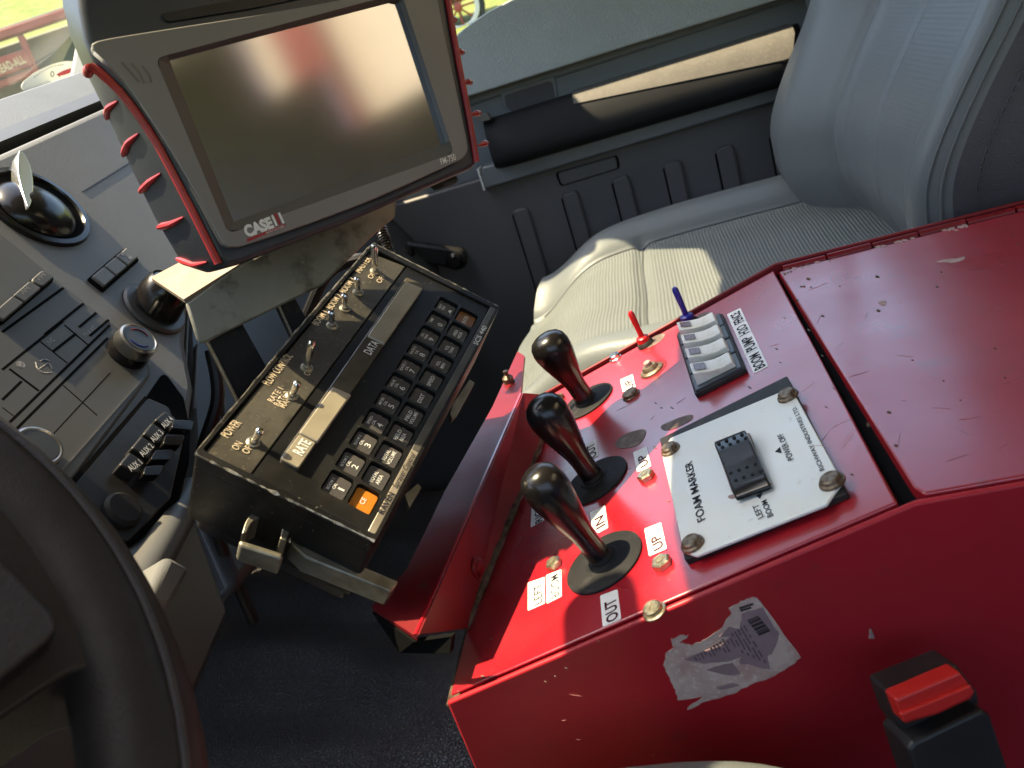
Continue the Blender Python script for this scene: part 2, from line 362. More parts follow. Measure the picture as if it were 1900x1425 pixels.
def glassmat(name, tint=(1, 1, 1), haze=0.0, gl=0.06):
    m = bpy.data.materials.new(name); m.use_nodes = True; t = m.node_tree; t.nodes.clear(); Lk = t.links
    o = t.nodes.new('ShaderNodeOutputMaterial'); tr = t.nodes.new('ShaderNodeBsdfTransparent'); tr.inputs[0].default_value = (*tint, 1)
    g = t.nodes.new('ShaderNodeBsdfGlossy'); g.inputs['Roughness'].default_value = .02
    fr = t.nodes.new('ShaderNodeFresnel'); fr.inputs[0].default_value = 1.25
    mx = t.nodes.new('ShaderNodeMixShader'); Lk.new(fr.outputs[0], mx.inputs[0]); Lk.new(tr.outputs[0], mx.inputs[1]); Lk.new(g.outputs[0], mx.inputs[2]); last = mx.outputs[0]
    if haze:
        d = t.nodes.new('ShaderNodeBsdfTranslucent'); d.inputs[0].default_value = (.8, .8, .74, 1)
        m2 = t.nodes.new('ShaderNodeMixShader'); m2.inputs[0].default_value = haze; Lk.new(last, m2.inputs[1]); Lk.new(d.outputs[0], m2.inputs[2]); last = m2.outputs[0]
    Lk.new(last, o.inputs[0]); return m
GLASS = glassmat('windshield_glass', (.93, .95, .93), .02)
SIDEGL = glassmat('side_window_glass', (.9, .93, .9), .0)
CLEARPL = glassmat('scuffed_clear_plastic', (.72, .66, .52), .10)

def sm(a, b, x): t = max(0, min(1, (x - a) / (b - a))); return t * t * (3 - 2 * t)

# ================================================================== ground and machines outside
def gz(x, y):
    r = math.hypot(x, y)
    if r < 1.8: z = -1.5
    elif r < 6: z = -1.5 + (r - 1.8) / 4.2 * 1.62
    else: z = .12 + (min(r, 50) - 6) * (.175 + .15 * sm(.30, .50, y / r))
    return z + .05 * noise.noise(V((x * .5, y * .5, 0))) * min(1, r / 4)
mb = MB()
def gfun(a, b):
    rr = .5 + 150 * a ** 3; th = 2 * math.pi * b; x, y = rr * math.cos(th), rr * math.sin(th)
    return V((x, y, gz(x, y)))
mb.grid(gfun, 60, 90)
mk('ground', mb, GRASS, kind='structure', ang=80)

def tree(x, y, h, r, n, m, label, seed):
    rnd = random.Random(seed); z0 = gz(x, y) - .1
    e = empty('broadleaf_tree', (x, y, z0), label, 'tree', 'trees on the bank beyond the machines')
    t = MB(); t.tube([(x, y, z0), (x + .1, y, z0 + h * .3), (x - .05, y + .1, z0 + h * .7)], [h * .03, h * .022, h * .01], 8)
    mk('trunk', t, BARK, e)
    c = MB()
    cl = [(V((rnd.uniform(-1, 1) * r * .7, rnd.uniform(-1, 1) * r * .7, rnd.uniform(.12, .9) * h)), rnd.uniform(.25, .5) * r) for _ in range(26)]
    for i in range(n):
        cc, cr = rnd.choice(cl); d = V((rnd.gauss(0, 1), rnd.gauss(0, 1), rnd.gauss(0, 1))).normalized() * cr * rnd.uniform(.6, 1.05)
        p = V((x, y, z0)) + cc + d
        a = V((rnd.gauss(0, 1), rnd.gauss(0, 1), rnd.gauss(0, 1))).normalized(); b = a.orthogonal().normalized(); s = rnd.uniform(.05, .12) * (1 + r * .1)
        c.face([p - a * s, p + b * s * .5, p + a * s, p - b * s * .5])
    mk('crown', c, m, e, fix=False, smooth=False)
def at_dist(px, py, dist):
    d = ray(px, py); return d * (dist / math.hypot(d.x, d.y))
p = at_dist(92, 60, 17); tree(p.x, p.y, 3.0, 1.25, 6500, LEAFA, 'pale green leafy tree straight above the red trailer rail', 3)
p = at_dist(-12, 40, 30); tree(p.x, p.y, 6.0, 2.6, 7000, LEAFB, 'dark shadowed tree in the top corner of the windshield', 5)
p = at_dist(190, 40, 19); tree(p.x, p.y, 5.5, 2.2, 7000, LEAFA, 'tall pale tree mostly hidden behind the monitor', 8)
p = at_dist(62, 20, 40); tree(p.x, p.y, 7.0, 3.4, 6000, LEAFB, 'far dark tree between the two nearer windshield trees', 9)

# red spreader trailer seen through the windshield: a vertical side facing the truck
e = empty('spreader_trailer', at_dist(40, 150, 5.0) - V((0, 0, .9)), 'faded red spreader trailer with lettered rail beyond the windshield', 'trailer')
c0 = at_dist(-120, 104, 5.2); c1 = at_dist(330, -48, 5.2)
uu = (c1 - c0); uu.z *= 1.0
TF = Fr(c0, uu, (0, 0, 1))
def bar(px0, px1, wd, h0, h1, m_, name, par):
    q0, q1 = TF.px(*px0), TF.px(*px1); d = (q1 - q0).normalized(); n_ = V((-d.y, d.x)) * wd / 2
    b_ = MB(); b_.prism(TF, [q0 - n_, q1 - n_, q1 + n_, q0 + n_], h0, h1); return mk(name, b_, m_, par, bevel=.004)
b_ = MB(); b_.prism(TF, TF.pxs([(-120, 118), (330, -30), (420, 240), (-60, 360)]), -1.2, -.12); mk('hopper', b_, FGREY, e, bevel=.01)
bar((-120, 107), (330, -45), .040, -.05, .03, FRED, 'top_rail', e)
bar((-120, 96), (330, -56), .022, -.12, -.02, FGREY, 'top_edge', e)
bar((38, 66), (74, 150), .032, -.06, .02, FRED, 'post', e)
sp = bar((-80, 152), (56, 108), .085, -.01, .035, FRED, 'sign_rail', e)
lt = MB(); text_px(lt, 'SPREAD-ALL', TF, (-13, 143), (49, 115), .040, .0365, .03); mk('lettering', lt, GOLD, sp, fix=False)
bar((-90, 190), (70, 130), .03, -.05, .01, FRED, 'lower_rail', e)
bar((20, 185), (90, 225), .06, -.05, .01, FGREY, 'lower_brace', e)

# red implement with a white-rimmed wheel beyond the passenger window
wc = at_dist(850, 14, 7.0)
e = empty('farm_implement', wc - V((0, 0, .25)), 'rusty red implement with spoked white wheel outside the side window', 'implement')
WF = Fr(wc, V((.15, -1, 0)), (0, 0, 1))
m_ = MB(); m_.ring(WF, circ(0, 0, .215), circ(0, 0, .165), -.05, .05); wheel = mk('wheel', m_, TYRE, e, bevel=.015)
m_ = MB(); m_.ring(WF, circ(0, 0, .172), circ(0, 0, .135), -.03, .06); mk('rim', m_, FRIM, wheel, bevel=.006)
m_ = MB()
for k in range(8):
    a = k * math.pi / 4; m_.tube([WF.at(0, 0, .02), WF.at(.14 * math.cos(a), .14 * math.sin(a), .02)], .008, 6)
m_.lathe(WF.at(0, 0, -.03), WF.n, [(.035, 0), (.035, .07), (0, .08)]); mk('spoke_hub', m_, FRED, wheel)
m_ = MB(); m_.box(WF, -.6, .05, .28, .20, -.25, -.08); mk('beam', m_, FRED, e, bevel=.01)
m_ = MB(); m_.box(WF, -.35, .18, .05, .55, -.5, -.15); mk('bin', m_, FRED, e, bevel=.01)
m_ = MB()
for k in range(4): m_.tube([WF.at(-.3 + .09 * k, .2, -.05), WF.at(-.25 + .09 * k, -.2, -.07)], .012, 6)
mk('tine', m_, RUSTB, e)

# ================================================================== truck cab shell
cab = empty('truck_cab', (.35, -.1, -.78), 'grey truck cab shell enclosing the seats, dash and consoles', 'truck cab')
roofp = [V(p) for p in ((-.62, .31), (.19, .31), (.338, .322), (.674, .293), (.87, .278), (.975, .283), (1.065, .375), (1.09, .52), (1.29, .62), (1.29, .335), (1.224, .325), (1.224, -.9), (-.62, -.9))]  # front outline shaped to cast the shade edges on panel, seat and armrest
m_ = MB(); m_.prism(Fr((0, 0, .444), (1, 0, 0), (0, 1, -.08)), roofp, 0, .05); mk('roof', m_, HEAD, cab, bevel=.012)
def beam(p0, p1, wd, th, side):
    b_ = MB(); d = (V(p1) - V(p0)); fr = Fr(p0, d, side); b_.box(fr, 0, -wd / 2, d.length, wd / 2, -th / 2, th / 2); return b_
mk('pillar', beam((1.10, .40, .44), (1.28, .93, .02), .10, .05, (1, -.4, 0)), HEAD, cab, bevel=.012)
mk('pillar', beam((-.58, .32, .44), (-.60, .93, .02), .08, .05, (1, .4, 0)), HEAD, cab, bevel=.012)
m_ = MB(); m_.box(Fr((1.27, 0, 0), (0, -1, 0), (0, 0, 1)), .40, -.5, .66, .46, -.04, .0); mk('pillar', m_, DOORDK, cab, bevel=.01)
BK = Fr((0, -.9, 0), (1, 0, 0), (0, 0, 1))
m_ = MB(); m_.box(BK, -.62, -.78, 1.3, .215, -.03, .03); m_.box(BK, -.62, .215, -.075, .50, -.03, .03); m_.box(BK, -.075, .215, .045, .335, -.03, .03); m_.box(BK, .92, .215, 1.3, .50, -.03, .03)  # window opening cut to shape the reflection on the screen
mk('rear_wall', m_, REARW, cab)
m_ = MB(); m_.box(XYZ, -.62, -.9, 1.335, .98, -.82, -.78); mk('floor', m_, CARPET, cab)
LW = Fr((-.62, 0, 0), (0, 1, 0), (0, 0, 1))
m_ = MB(); m_.box(LW, -.9, -.78, .95, -.02, -.02, .02); mk('driver_side', m_, DOORDK, cab)
m_ = MB(); m_.box(XYZ, -.62, .99, 1.335, 1.02, -.79, .05); mk('firewall', m_, CARPET, cab)
m_ = MB(); m_.face([V((-.6, .315, .43)), V((1.05, .315, .43)), V((1.26, .99, .10)), V((-.6, .99, .06))])
gl = mk('windshield', m_, GLASS, cab)
VISM = mat('visor_fabric', (.20, .19, .17), .9)
VF = Fr((-.42, .325, .405), (1, 0, 0), (0, .98, -.20)); m_ = MB(); m_.prism(VF, rounded(rect(0, 0, .652, .26), .03, 5), -.008, .008); mk('added_visor', m_, VISM, cab, bevel=.006)  # unseen visor, added to keep the sun off the steering wheel
# pale tank and red post added behind the cab to tint the monitor's reflection
e = empty('added_tank', (.5, -1.75, -.6), 'pale tank added unseen behind the rear window for the screen reflection', 'tank')
m_ = MB(); m_.prism(Fr((.02, -1.5, -.6), (1, 0, 0), (0, 0, 1)), rounded(rect(-.8, 0, 1.5, 1.7), .12, 6), 0, .7); mk('shell', m_, mat('pale_tank_plastic', (.80, .70, .50), .5), e, bevel=.05, seg=4)
m_ = MB(); m_.box(Fr((-.15, -1.40, -.6), (1, 0, 0), (0, 0, 1)), -.06, .9, .05, 1.7, -.04, .04); mk('post', m_, FRED, e, bevel=.01)
# oval decal on the lower part of the windshield
gp = [V((-.6, .315, .43)), V((1.26, .99, .10)), V((-.6, .99, .06))]; gn = (gp[1] - gp[0]).cross(gp[2] - gp[0]).normalized()
if gn.y > 0: gn = -gn
g0 = hit(100, 145, gp[0], gn) + gn * .003; OF = Fr(g0, hit(140, 128, g0, gn) - hit(40, 160, g0, gn), V((0, 0, 1)))
if OF.n.dot(gn) < 0: OF = Fr(g0, -OF.u, OF.v)
a_ = (OF.px(139, 125) - OF.px(42, 160)); sx = 1 if a_.x > 0 else -1
m_ = MB(); ov = spline(OF.pxs([(39, 160), (60, 138), (90, 122), (120, 114), (140, 116), (144, 126), (135, 145), (100, 170), (60, 178)]), 6, True); m_.prism(OF, ov, 0, .0012)
dec = mk('oval_sticker', m_, DECAL, gl)
m_ = MB(); m_.prism(OF, spline(OF.pxs([(105, 138), (118, 131), (133, 127), (131, 134), (120, 139), (108, 141)]), 4, True), .0012, .0018); m_.prism(OF, OF.pxs([(108, 141), (111, 139), (110, 143), (107, 143)]), .0012, .0018)
mk('emblem', m_, MRED, dec)
m_ = MB()
for i in range(13):
    t0 = i / 13; x = 62 + 56 * t0; y = 143 - 23 * t0 - 6 * math.sin(math.pi * t0); m_.prism(OF, OF.pxs([(x, y), (x + 2.6, y - 1.1), (x + 2.9, y + .7), (x + .4, y + 1.6)]), .0012, .0016)
m_.ring(OF, OF.pxs([(96 + 4 * math.cos(a * .7), 138 + 6 * math.sin(a * .7)) for a in range(9)]), OF.pxs([(96 + 2 * math.cos(a * .7), 138 + 3.6 * math.sin(a * .7)) for a in range(9)]), .0012, .0016)
mk('print', m_, FGREY, dec)
# rear view mirror, up at the header between the seats
MIRC = V((.205, .308, .325))
e = empty('rear_view_mirror', MIRC, 'black interior mirror hanging from the header above the console', 'mirror')
MFm = Fr(MIRC, V((1, .12, 0)), V((0, -.30, .95)))
m_ = MB(); m_.prism(MFm, rounded(rect(-.12, -.021, .12, .021), .018, 6), -.012, .012); mk('housing', m_, BLACK, e, bevel=.006)
m_ = MB(); m_.tube([MIRC + V((0, .02, .03)), MIRC + V((0, .035, .06)), MIRC + V((0, .01, .10))], .007, 8); mk('stalk', m_, BLACK, e)

# ================================================================== dashboard
DU = V((.987, .06, .115)); DO = ray(100, 620) * .5
DF = Fr(DO, DU, (0, .47, .883))
dash = empty('dashboard', DO + V((0, .1, -.35)), 'grey plastic dashboard with round vent, radio stack and auxiliary switches', 'dashboard')
m_ = MB(); m_.prism(DF, DF.pxs([(-250, 391), (470, 75), (470, 420), (352, 560), (347, 640), (363, 720), (352, 800), (350, 900), (240, 1010), (130, 1070), (-250, 1200)]), -.10, 0)
face = mk('fascia', m_, DASH, dash, bevel=.006, seg=3)
# upper pad: a long roll along the dash
A, B, C = ray(0, 186) * .70, ray(0, 240) * .645, ray(0, 263) * .606
prof = [A + V((0, .22, -.03)), A + V((0, .012, .001)), A, B, C, C + V((0, .10, -.06))]
m_ = MB(); L0 = [q - DU * .30 for q in prof]; L1 = [q + DU * .66 for q in prof]
for i in range(len(prof) - 1):
    m_.mi = 1 if i >= 3 else 0  # lower faces get darker plastic to paint in the recess shade
    f = m_.face([L0[i], L1[i], L1[i + 1], L0[i + 1]])
mk('top_pad', m_, [DASHTOP, DASHDK], dash, ang=20)
m_ = MB(); D0 = prof[0] - V((0, .004, .002)); m_.face([D0 - DU * .40, D0 + DU * .62, V((1.27, .99, .08)), V((-.62, .99, .02))]); mk('top_deck', m_, DASHDK, dash)
# darker lower dash behind, towards the passenger
m_ = MB(); m_.prism(DF, DF.pxs([(336, 540), (800, 260), (830, 620), (440, 1100), (352, 900)], -.10), -.2, -.10); mk('glovebox', m_, DASHDK, dash, bevel=.01)
m_ = MB()
for a, b in (((349, 575), (343, 700)), ((366, 640), (360, 760)), ((421, 690), (470, 760)), ((415, 740), (428, 900))):
    q0, q1 = DF.px(*a, -.098), DF.px(*b, -.098); m_.tube([DF.at(q0.x, q0.y, -.098), DF.at(q1.x, q1.y, -.098)], .0016, 6)
mk('trim_line', m_, DASH2, dash)
# centre stack overlay
m_ = MB(); m_.prism(DF, rounded(DF.pxs([(-200, 300), (-30, 415), (228, 622), (285, 690), (125, 905), (60, 960), (-250, 1180)]), [0, .004, .01, .02, .01, .01, 0]), -.004, .0025)
stack = mk('centre_stack', m_, DASH2, dash, bevel=.002)
def groove(fr, lines, wd, h, mat_, name, par):
    m_ = MB()
    for a, b in lines:
        q0, q1 = fr.px(*a), fr.px(*b); d = (q1 - q0).normalized(); n_ = V((-d.y, d.x)) * wd / 2
        m_.prism(fr, [q0 - n_, q1 - n_, q1 + n_, q0 + n_], h - .002, h)
    return mk(name, m_, mat_, par)
groove(DF, [((0, 622), (114, 539)), ((79, 626), (151, 568)), ((0, 692), (113, 601)), ((8, 795), (200, 608)), ((20, 808), (196, 632)), ((143, 612), (175, 585)), ((163, 628), (198, 598)),
            ((13, 690), (68, 731)), ((0, 748), (36, 713)), ((95, 657), (137, 624))], .0016, .0029, DEEP, 'panel_gap', stack)
groove(DF, [((113, 720), (176, 776)), ((71, 639), (121, 679)), ((88, 818), (200, 697)), ((116, 608), (160, 645)), ((0, 762), (21, 778)), ((175, 853), (193, 873))], .0007, .0029, DEEP, 'fine_gap', stack)
groove(DF, [((124, 908), (268, 742))], .0028, .003, DEEP, 'lower_gap', stack)
groove(DF, [((108, 880), (262, 706))], .0010, .0032, DASH, 'trim_ridge', stack)
groove(DF, [((153, 356), (240, 302))], .0009, .0006, DASHDK, 'seam', face)
# row of radio buttons
bq = DF.pxs([(-30, 598), (70, 510), (97, 526), (-5, 613)])
m_ = MB(); m_.prism(DF, rounded(bq, .006, 5), .002, .0055); mk('button_bezel', m_, DEEP, stack, bevel=.001)
for i, (x0, x1) in enumerate(((.03, .38), (.40, .70), (.72, .97))):
    a, b, c, d = bq; lerp = lambda p, q, t: p + (q - p) * t
    q = [lerp(lerp(a, b, x0), lerp(d, c, x0), .08), lerp(lerp(a, b, x1), lerp(d, c, x1), .08), lerp(lerp(a, b, x1), lerp(d, c, x1), .92), lerp(lerp(a, b, x0), lerp(d, c, x0), .92)]
    m_ = MB(); m_.prism(DF, rounded(q, .004 if i == 2 else .001), .005, .0075); bt = mk('radio_button', m_, DASH2, stack, bevel=.0008)
    cxy = sum(q, V((0, 0))) / 4; m_ = MB(); 
    if i == 1: text_into(m_, 'AM', DF, cxy + V((-.005, .0)), cxy + V((.003, 0.0)), .003, .0078)
    if i == 2: text_into(m_, 'FM', DF, cxy + V((-.004, .0)), cxy + V((.004, 0.0)), .003, .0078)
    if i: mk('lettering', m_, WHITEDIM, bt, fix=False)
m_ = MB(); text_px(m_, 'A/C', DF, (92, 640), (103, 631), .0028, .0030); mk('lettering', m_, WHITEDIM, stack, fix=False); m_ = MB(); text_px(m_, 'MAX A/C', DF, (160, 625), (180, 608), .0028, .0030); mk('lettering', m_, WHITEDIM, stack, fix=False)
# seated figure symbol on the vent button
m_ = MB(); sy = DF.px(76, 690); m_.prism(DF, circ(sy.x - .0075, sy.y + .010, .0025, 14), .0026, .0031)
for arc in ([(66, 690), (76, 697), (92, 697)], [(62, 678), (66, 690), (76, 685)], [(76, 685), (86, 680), (93, 690)], [(70, 676), (78, 672), (88, 676)]):
    q = [DF.px(*a) for a in arc]; m_.tube([DF.at(*v, .0028) for v in spline(q, 5)], .0005, 5)
mk('symbol', m_, WHITEDIM, stack)
# round eyeball vent
vc = DF.px(68, 386); vr = (DF.px(160, 440) - vc).length
m_ = MB(); m_.lathe(DF.at(vc.x, vc.y, -.03), DF.n, [(vr * .86, 0), (vr * .84, .030), (vr * .90, .0335), (vr * 1.0, .033), (vr * 1.03, .030), (vr * 1.03, .0)], 40)
vent = mk('air_vent', m_, BLACKSH, face)
m_ = MB(); m_.lathe(DF.at(vc.x, vc.y, -.002), DF.n, [(vr * .9, 0), (vr * .9, .0035), (0, .0035)], 36); mk('vent_throat', m_, DEEP, vent)
m_ = MB(); rr = vr * .80; m_.lathe(DF.at(vc.x - vr * .06, vc.y - vr * .02, -.004), (DF.n + DF.u * .25 + DF.v * .1), [(rr * math.sin(a * math.pi / 24), rr * math.cos(a * math.pi / 24) * .62) for a in range(12, -1, -1)], 40); mk('vent_ball', m_, BLACKSH, vent, ang=80)
q_ = spline(DF.pxs([(19, 306), (29, 311), (40, 332), (45, 362), (43, 392), (36, 410), (26, 385), (17, 345)]), 5, True)
m_ = MB(); m_.prism(DF, q_, .003, .0135); mk('vent_glint', m_, VGLINT, vent, bevel=.0012)  # bright blade paints the sun's highlight on the vent
# three-button strip
sq = DF.pxs([(160, 520), (228, 463), (257, 485), (190, 544)])
m_ = MB(); m_.prism(DF, rounded(sq, .002), -.001, .0022); mb3 = mk('button_strip', m_, DEEP, face, bevel=.0008)
for i in range(3):
    lerp = lambda p, q, t: p + (q - p) * t; a, b, c, d = sq; x0, x1 = .04 + i * .32, .33 + i * .32
    q = [lerp(lerp(a, b, x0), lerp(d, c, x0), .10), lerp(lerp(a, b, x1), lerp(d, c, x1), .10), lerp(lerp(a, b, x1), lerp(d, c, x1), .86), lerp(lerp(a, b, x0), lerp(d, c, x0), .86)]
    m_ = MB(); m_.prism(DF, rounded(q, .0012), .001, .0046); mk('push_button', m_, DASH, mb3, bevel=.0008)
m_ = MB(); q0 = DF.px(222, 484); m_.prism(DF, rect(q0.x, q0.y, q0.x + .004, q0.y + .003), .0046, .0050); q0 = DF.px(236, 490); m_.prism(DF, rect(q0.x, q0.y, q0.x + .004, q0.y + .0022), .0046, .0050); mk('symbol', m_, WHITEDIM, mb3)
# rotary selector under the bracket
kc = DF.px(286, 574); kr = (DF.px(338, 612) - kc).length
m_ = MB(); m_.lathe(DF.at(kc.x, kc.y, -.004), DF.n, [(kr, 0), (kr, .006), (kr * .93, .0075), (0, .0075)], 36); sel = mk('rotary_selector', m_, DASHDK, face)
m_ = MB(); ax = (DF.n + DF.u * .2 + DF.v * .15).normalized(); m_.lathe(DF.at(kc.x + .001, kc.y, .002), ax, [(kr * .74, 0), (kr * .72, .012), (kr * .64, .021), (kr * .56, .0235), (kr * .5, .0225), (0, .0225)], 32); mk('knob', m_, BLACKSH, sel)
m_ = MB(); q0 = DF.px(244, 547); text_into(m_, 'H', DF, q0 + V((-.001, -.001)), q0 + V((.002, -.001)), .0025, .0079); mk('lettering', m_, WHITEDIM, sel, fix=False)
# climate knobs with chrome collars
def cknob(px, py, r, hgt, tilt):
    c = DF.px(px, py); m_ = MB(); m_.lathe(DF.at(c.x, c.y, 0), DF.n, [(r * 1.05, 0), (r * 1.02, hgt * .35), (r, hgt * .4), (r * .96, hgt * .55)], 32)
    k = mk('climate_knob', m_, BLACKSH, stack)
    m_ = MB(); m_.lathe(DF.at(c.x, c.y, 0), DF.n, [(r * .97, hgt * .5), (r * 1.0, hgt * .6), (r * .96, hgt * .95), (r * .86, hgt), (r * .80, hgt * .96)], 32); mk('chrome_collar', m_, COLLAR, k)
    m_ = MB(); m_.lathe(DF.at(c.x, c.y, 0), DF.n, [(r * .82, hgt * .9), (r * .78, hgt * .98), (0, hgt * .99)], 28); mk('knob_face', m_, DASHDK, k)
    m_ = MB()
    for a0, mi in ((2.7, 0), (-.4, 1)):
        m_.mi = mi; pts = [DF.at(c.x + r * .55 * math.cos(a0 + t * .25), c.y + r * .55 * math.sin(a0 + t * .25), hgt) for t in range(8)]; m_.tube(pts, r * .03, 5)
    if px > 100: mk('temperature_arc', m_, [TBLUE, REDWORNSHADE], k)
kr2 = (DF.px(279, 665) - DF.px(238, 650)).length
cknob(232, 660, kr2 * .86, .019, 0); cknob(52, 852, kr2 * .86, .013, 0)
# dark lower pocket with the four auxiliary switches
m_ = MB(); m_.prism(DF, rounded(DF.pxs([(303, 690), (340, 740), (352, 800), (350, 860), (330, 935), (230, 1020), (150, 1020), (122, 908), (265, 745)]), .004), -.01, .0012); pk = mk('switch_pocket', m_, DEEP, dash, bevel=.001)
m_ = MB(); m_.prism(DF, rounded(DF.pxs([(268, 742), (310, 760), (335, 830), (312, 930), (235, 1010), (160, 1000), (128, 908)]), .004), .001, .003); mk('switch_plate', m_, BLACK, pk, bevel=.001)
AUXC = [[(218, 866), (237, 842), (266, 860), (253, 880)], [(241, 834), (259, 812), (287, 829), (275, 853)], [(263, 808), (279, 787), (305, 804), (295, 826)], [(284, 782), (303, 766), (324, 779), (315, 800)]]
AUXT = [[(263, 884), (268, 868), (303, 865), (293, 884)], [(276, 856), (287, 838), (321, 836), (313, 855)], [(300, 827), (305, 810), (342, 809), (334, 829)], [(316, 797), (321, 781), (359, 783), (353, 800)]]
for i in range(4):
    m_ = MB(); q = DF.pxs(AUXC[i], .010); m_.prism(DF, rounded(q, .0015), .001, .012); sw = mk('auxiliary_switch', m_, BLACK, pk, bevel=.002)
    m_ = MB(); q = DF.pxs(AUXT[i], .014); m_.prism(DF, rounded(q, .0015), .009, .0155); mk('paddle', m_, BLACKSH, sw, bevel=.0018)
    a, b, c, d = AUXC[i]; m_ = MB()
    text_px(m_, 'AUX %d' % (i + 1), DF, (d[0] - 9, d[1] - 5), (c[0] - 1, c[1] - 0), .0038, .0124, .01); mk('lettering', m_, WHITE, sw, fix=False)
m_ = MB(); text_px(m_, '+', DF, (161, 936), (170, 929), .0045, .0034, .01); mk('lettering', m_, WHITE, pk, fix=False)
c = DF.px(220, 955); m_ = MB(); m_.lathe(DF.at(c.x, c.y, .0), DF.n, [(.011, 0), (.011, .006), (.009, .008), (0, .008)], 28); mk('socket_cap', m_, BLACKMAT, pk)
# grey lower stack side with a small box
LO = ray(350, 925) * .52; LF = Fr(LO, (.96, .27, 0), (0, .22, .97))
m_ = MB(); m_.prism(LF, LF.pxs([(346, 912), (372, 985), (396, 1050), (429, 1140), (362, 1300), (330, 1480), (-50, 1480), (-50, 1130), (165, 1080), (250, 1010)]), -.06, 0); lp = mk('lower_panel', m_, DASHDK, dash, bevel=.005)
m_ = MB(); q = [LF.px(346, 918), LF.px(300, 1000), LF.px(255, 1080), LF.px(190, 1190)]; m_.tube([LF.at(a.x, a.y, .004) for a in q], .0105, 12); mk('edge_roll', m_, DASH2, lp)
m_ = MB(); m_.prism(LF, LF.pxs([(312, 1027), (358, 1054), (318, 1128), (268, 1120)], .03), 0, .03); m_.prism(LF, LF.pxs([(268, 1120), (318, 1128), (300, 1160), (262, 1150)], .02), 0, .02); mk('hood_latch_box', m_, DASH, lp, bevel=.004)
# carpet-dark cavity and the black vinyl hump below
e = None
def hump(a, b):
    x = -.30 + 1.45 * a; y = -.10 + .98 * b
    z = -.50 - .10 * max(0, (abs(x - .42) - .16)) * 2 - .03 * (1 - b)
    z += .010 * math.sin(x * 22 + y * 9) * math.exp(-((x - .45) / .25) ** 2) + .006 * math.sin(x * 43 - y * 15)
    return V((x, y, max(z, -.76)))
m_ = MB(); m_.grid(hump, 70, 60); tag(mk('floor_mat', m_, VINYL, None, ang=70), 'black grained vinyl mat over the floor hump under the dash', 'floor mat')

# ================================================================== passenger door
DX = Fr((1.27, 0, 0), (0, -1, 0), (0, 0, 1))
door = empty('passenger_door', (1.27, .1, -.70), 'grey passenger door with tan armrest pad, ribbed lower panel and crank', 'door')
def py(px, py_, h=0.0): return DX.px(px, py_, h)
m_ = MB(); m_.box(DX, -1.0, -.80, .62, -.165, -.06, 0); low = mk('lower_panel', m_, DOORLOW, door, bevel=.004)
m_ = MB(); m_.box(DX, -1.0, -.17, .62, -.02, -.06, -.012); m_.box(DX, -.26, -.06, .62, .005, -.06, -.010); mk('upper_trim', m_, DOORMID, door, bevel=.006)
up = [(838, 78), (850, 62), (875, 42), (905, 22), (950, -2), (1010, -30), (1100, -60), (1400, -130), (1560, -150), (1560, -38), (1407, 11), (1181, 80), (879, 176), (800, 200), (800, 110)]
m_ = MB(); m_.prism(DX, rounded(DX.pxs(up, .02), .004), -.04, .022); mk('upper_pad', m_, DOORUP, door, bevel=.016, seg=5)
st = [(894, 311), (1486, 127), (1640, 80), (1640, 128), (1471, 179), (894, 353)]
m_ = MB(); m_.prism(DX, DX.pxs(st, .022), -.02, .022); mk('trim_strip', m_, DOORMID, door, bevel=.003)
# armrest: rolled section swept along the door
za, zb = DX.px(1065, 160, 0), DX.px(1470, 34, 0)
ytop0 = DX.px(893, 222, .02).x; yend = DX.px(1492, 60, .04).x
prof = [(0, .002), (.016, .001), (.026, -.003), (.036, -.012), (.045, -.025), (.052, -.038), (.055, -.049), (.054, -.058), (.047, -.067), (.030, -.072), (0, -.073)]
def arm(x0, x1, dz, off, sc_=1.0, n=24, endr=.02):
    m_ = MB(); rows = []
    for i in range(n + 1):
        t = i / n; x = x0 + (x1 - x0) * t; e_ = min(1, t * n / 2, (1 - t) * n / 2); k = .6 + .4 * math.sqrt(max(e_, 0)) if endr else 1
        zt = za.y + (zb.y - za.y) * ((x - za.x) / (zb.x - za.x))
        rows.append([m_.bm.verts.new(DX.at(x, zt + dz + pz * sc_, (ph * sc_ + off) * k)) for ph, pz in prof])
    for i in range(n):
        for j in range(len(prof) - 1): m_.bm.faces.new((rows[i][j], rows[i + 1][j], rows[i + 1][j + 1], rows[i][j + 1]))
    m_.bm.faces.new(rows[0]); m_.bm.faces.new(rows[-1][::-1]); return m_
mk('armrest', arm(ytop0, yend, -.010, 0), DOORDK, door, ang=50)
m_ = MB(); rows = []; x0, x1 = DX.px(1060, 172, .03).x, DX.px(1479, 58, .05).x
for i in range(41):
    t = i / 40; x = x0 + (x1 - x0) * t; zt = za.y + (zb.y - za.y) * ((x - za.x) / (zb.x - za.x)) - .0098; k = (.50 + .34 * t) * (1 - .5 * max(0, (t - .94) / .06) ** 2)
    face_ = [(.006, .0035), (.0175, .0028), (.0275, -.0018), (.0373, -.0110), (.0463, -.0240), (.0532, -.0370), (.0562, -.0480)]
    L_ = k * 6; pts_ = []
    for q_ in range(7):
        f = min(q_ / 6 * L_ + 0.0, 5.999); n0 = int(f); u_ = f - n0; pts_.append((face_[n0][0] + (face_[n0 + 1][0] - face_[n0][0]) * u_, face_[n0][1] + (face_[n0 + 1][1] - face_[n0][1]) * u_))
    e0 = pts_[-1]; prof_ = [(-.012, .0), (-.012, .004)] + pts_ + [(e0[0] - .004, e0[1] - .004)]
    rows.append([m_.bm.verts.new(DX.at(x, zt + pz, ph)) for ph, pz in prof_])
for i in range(40):
    for j in range(9): m_.bm.faces.new((rows[i][j], rows[i + 1][j], rows[i + 1][j + 1], rows[i][j + 1]))
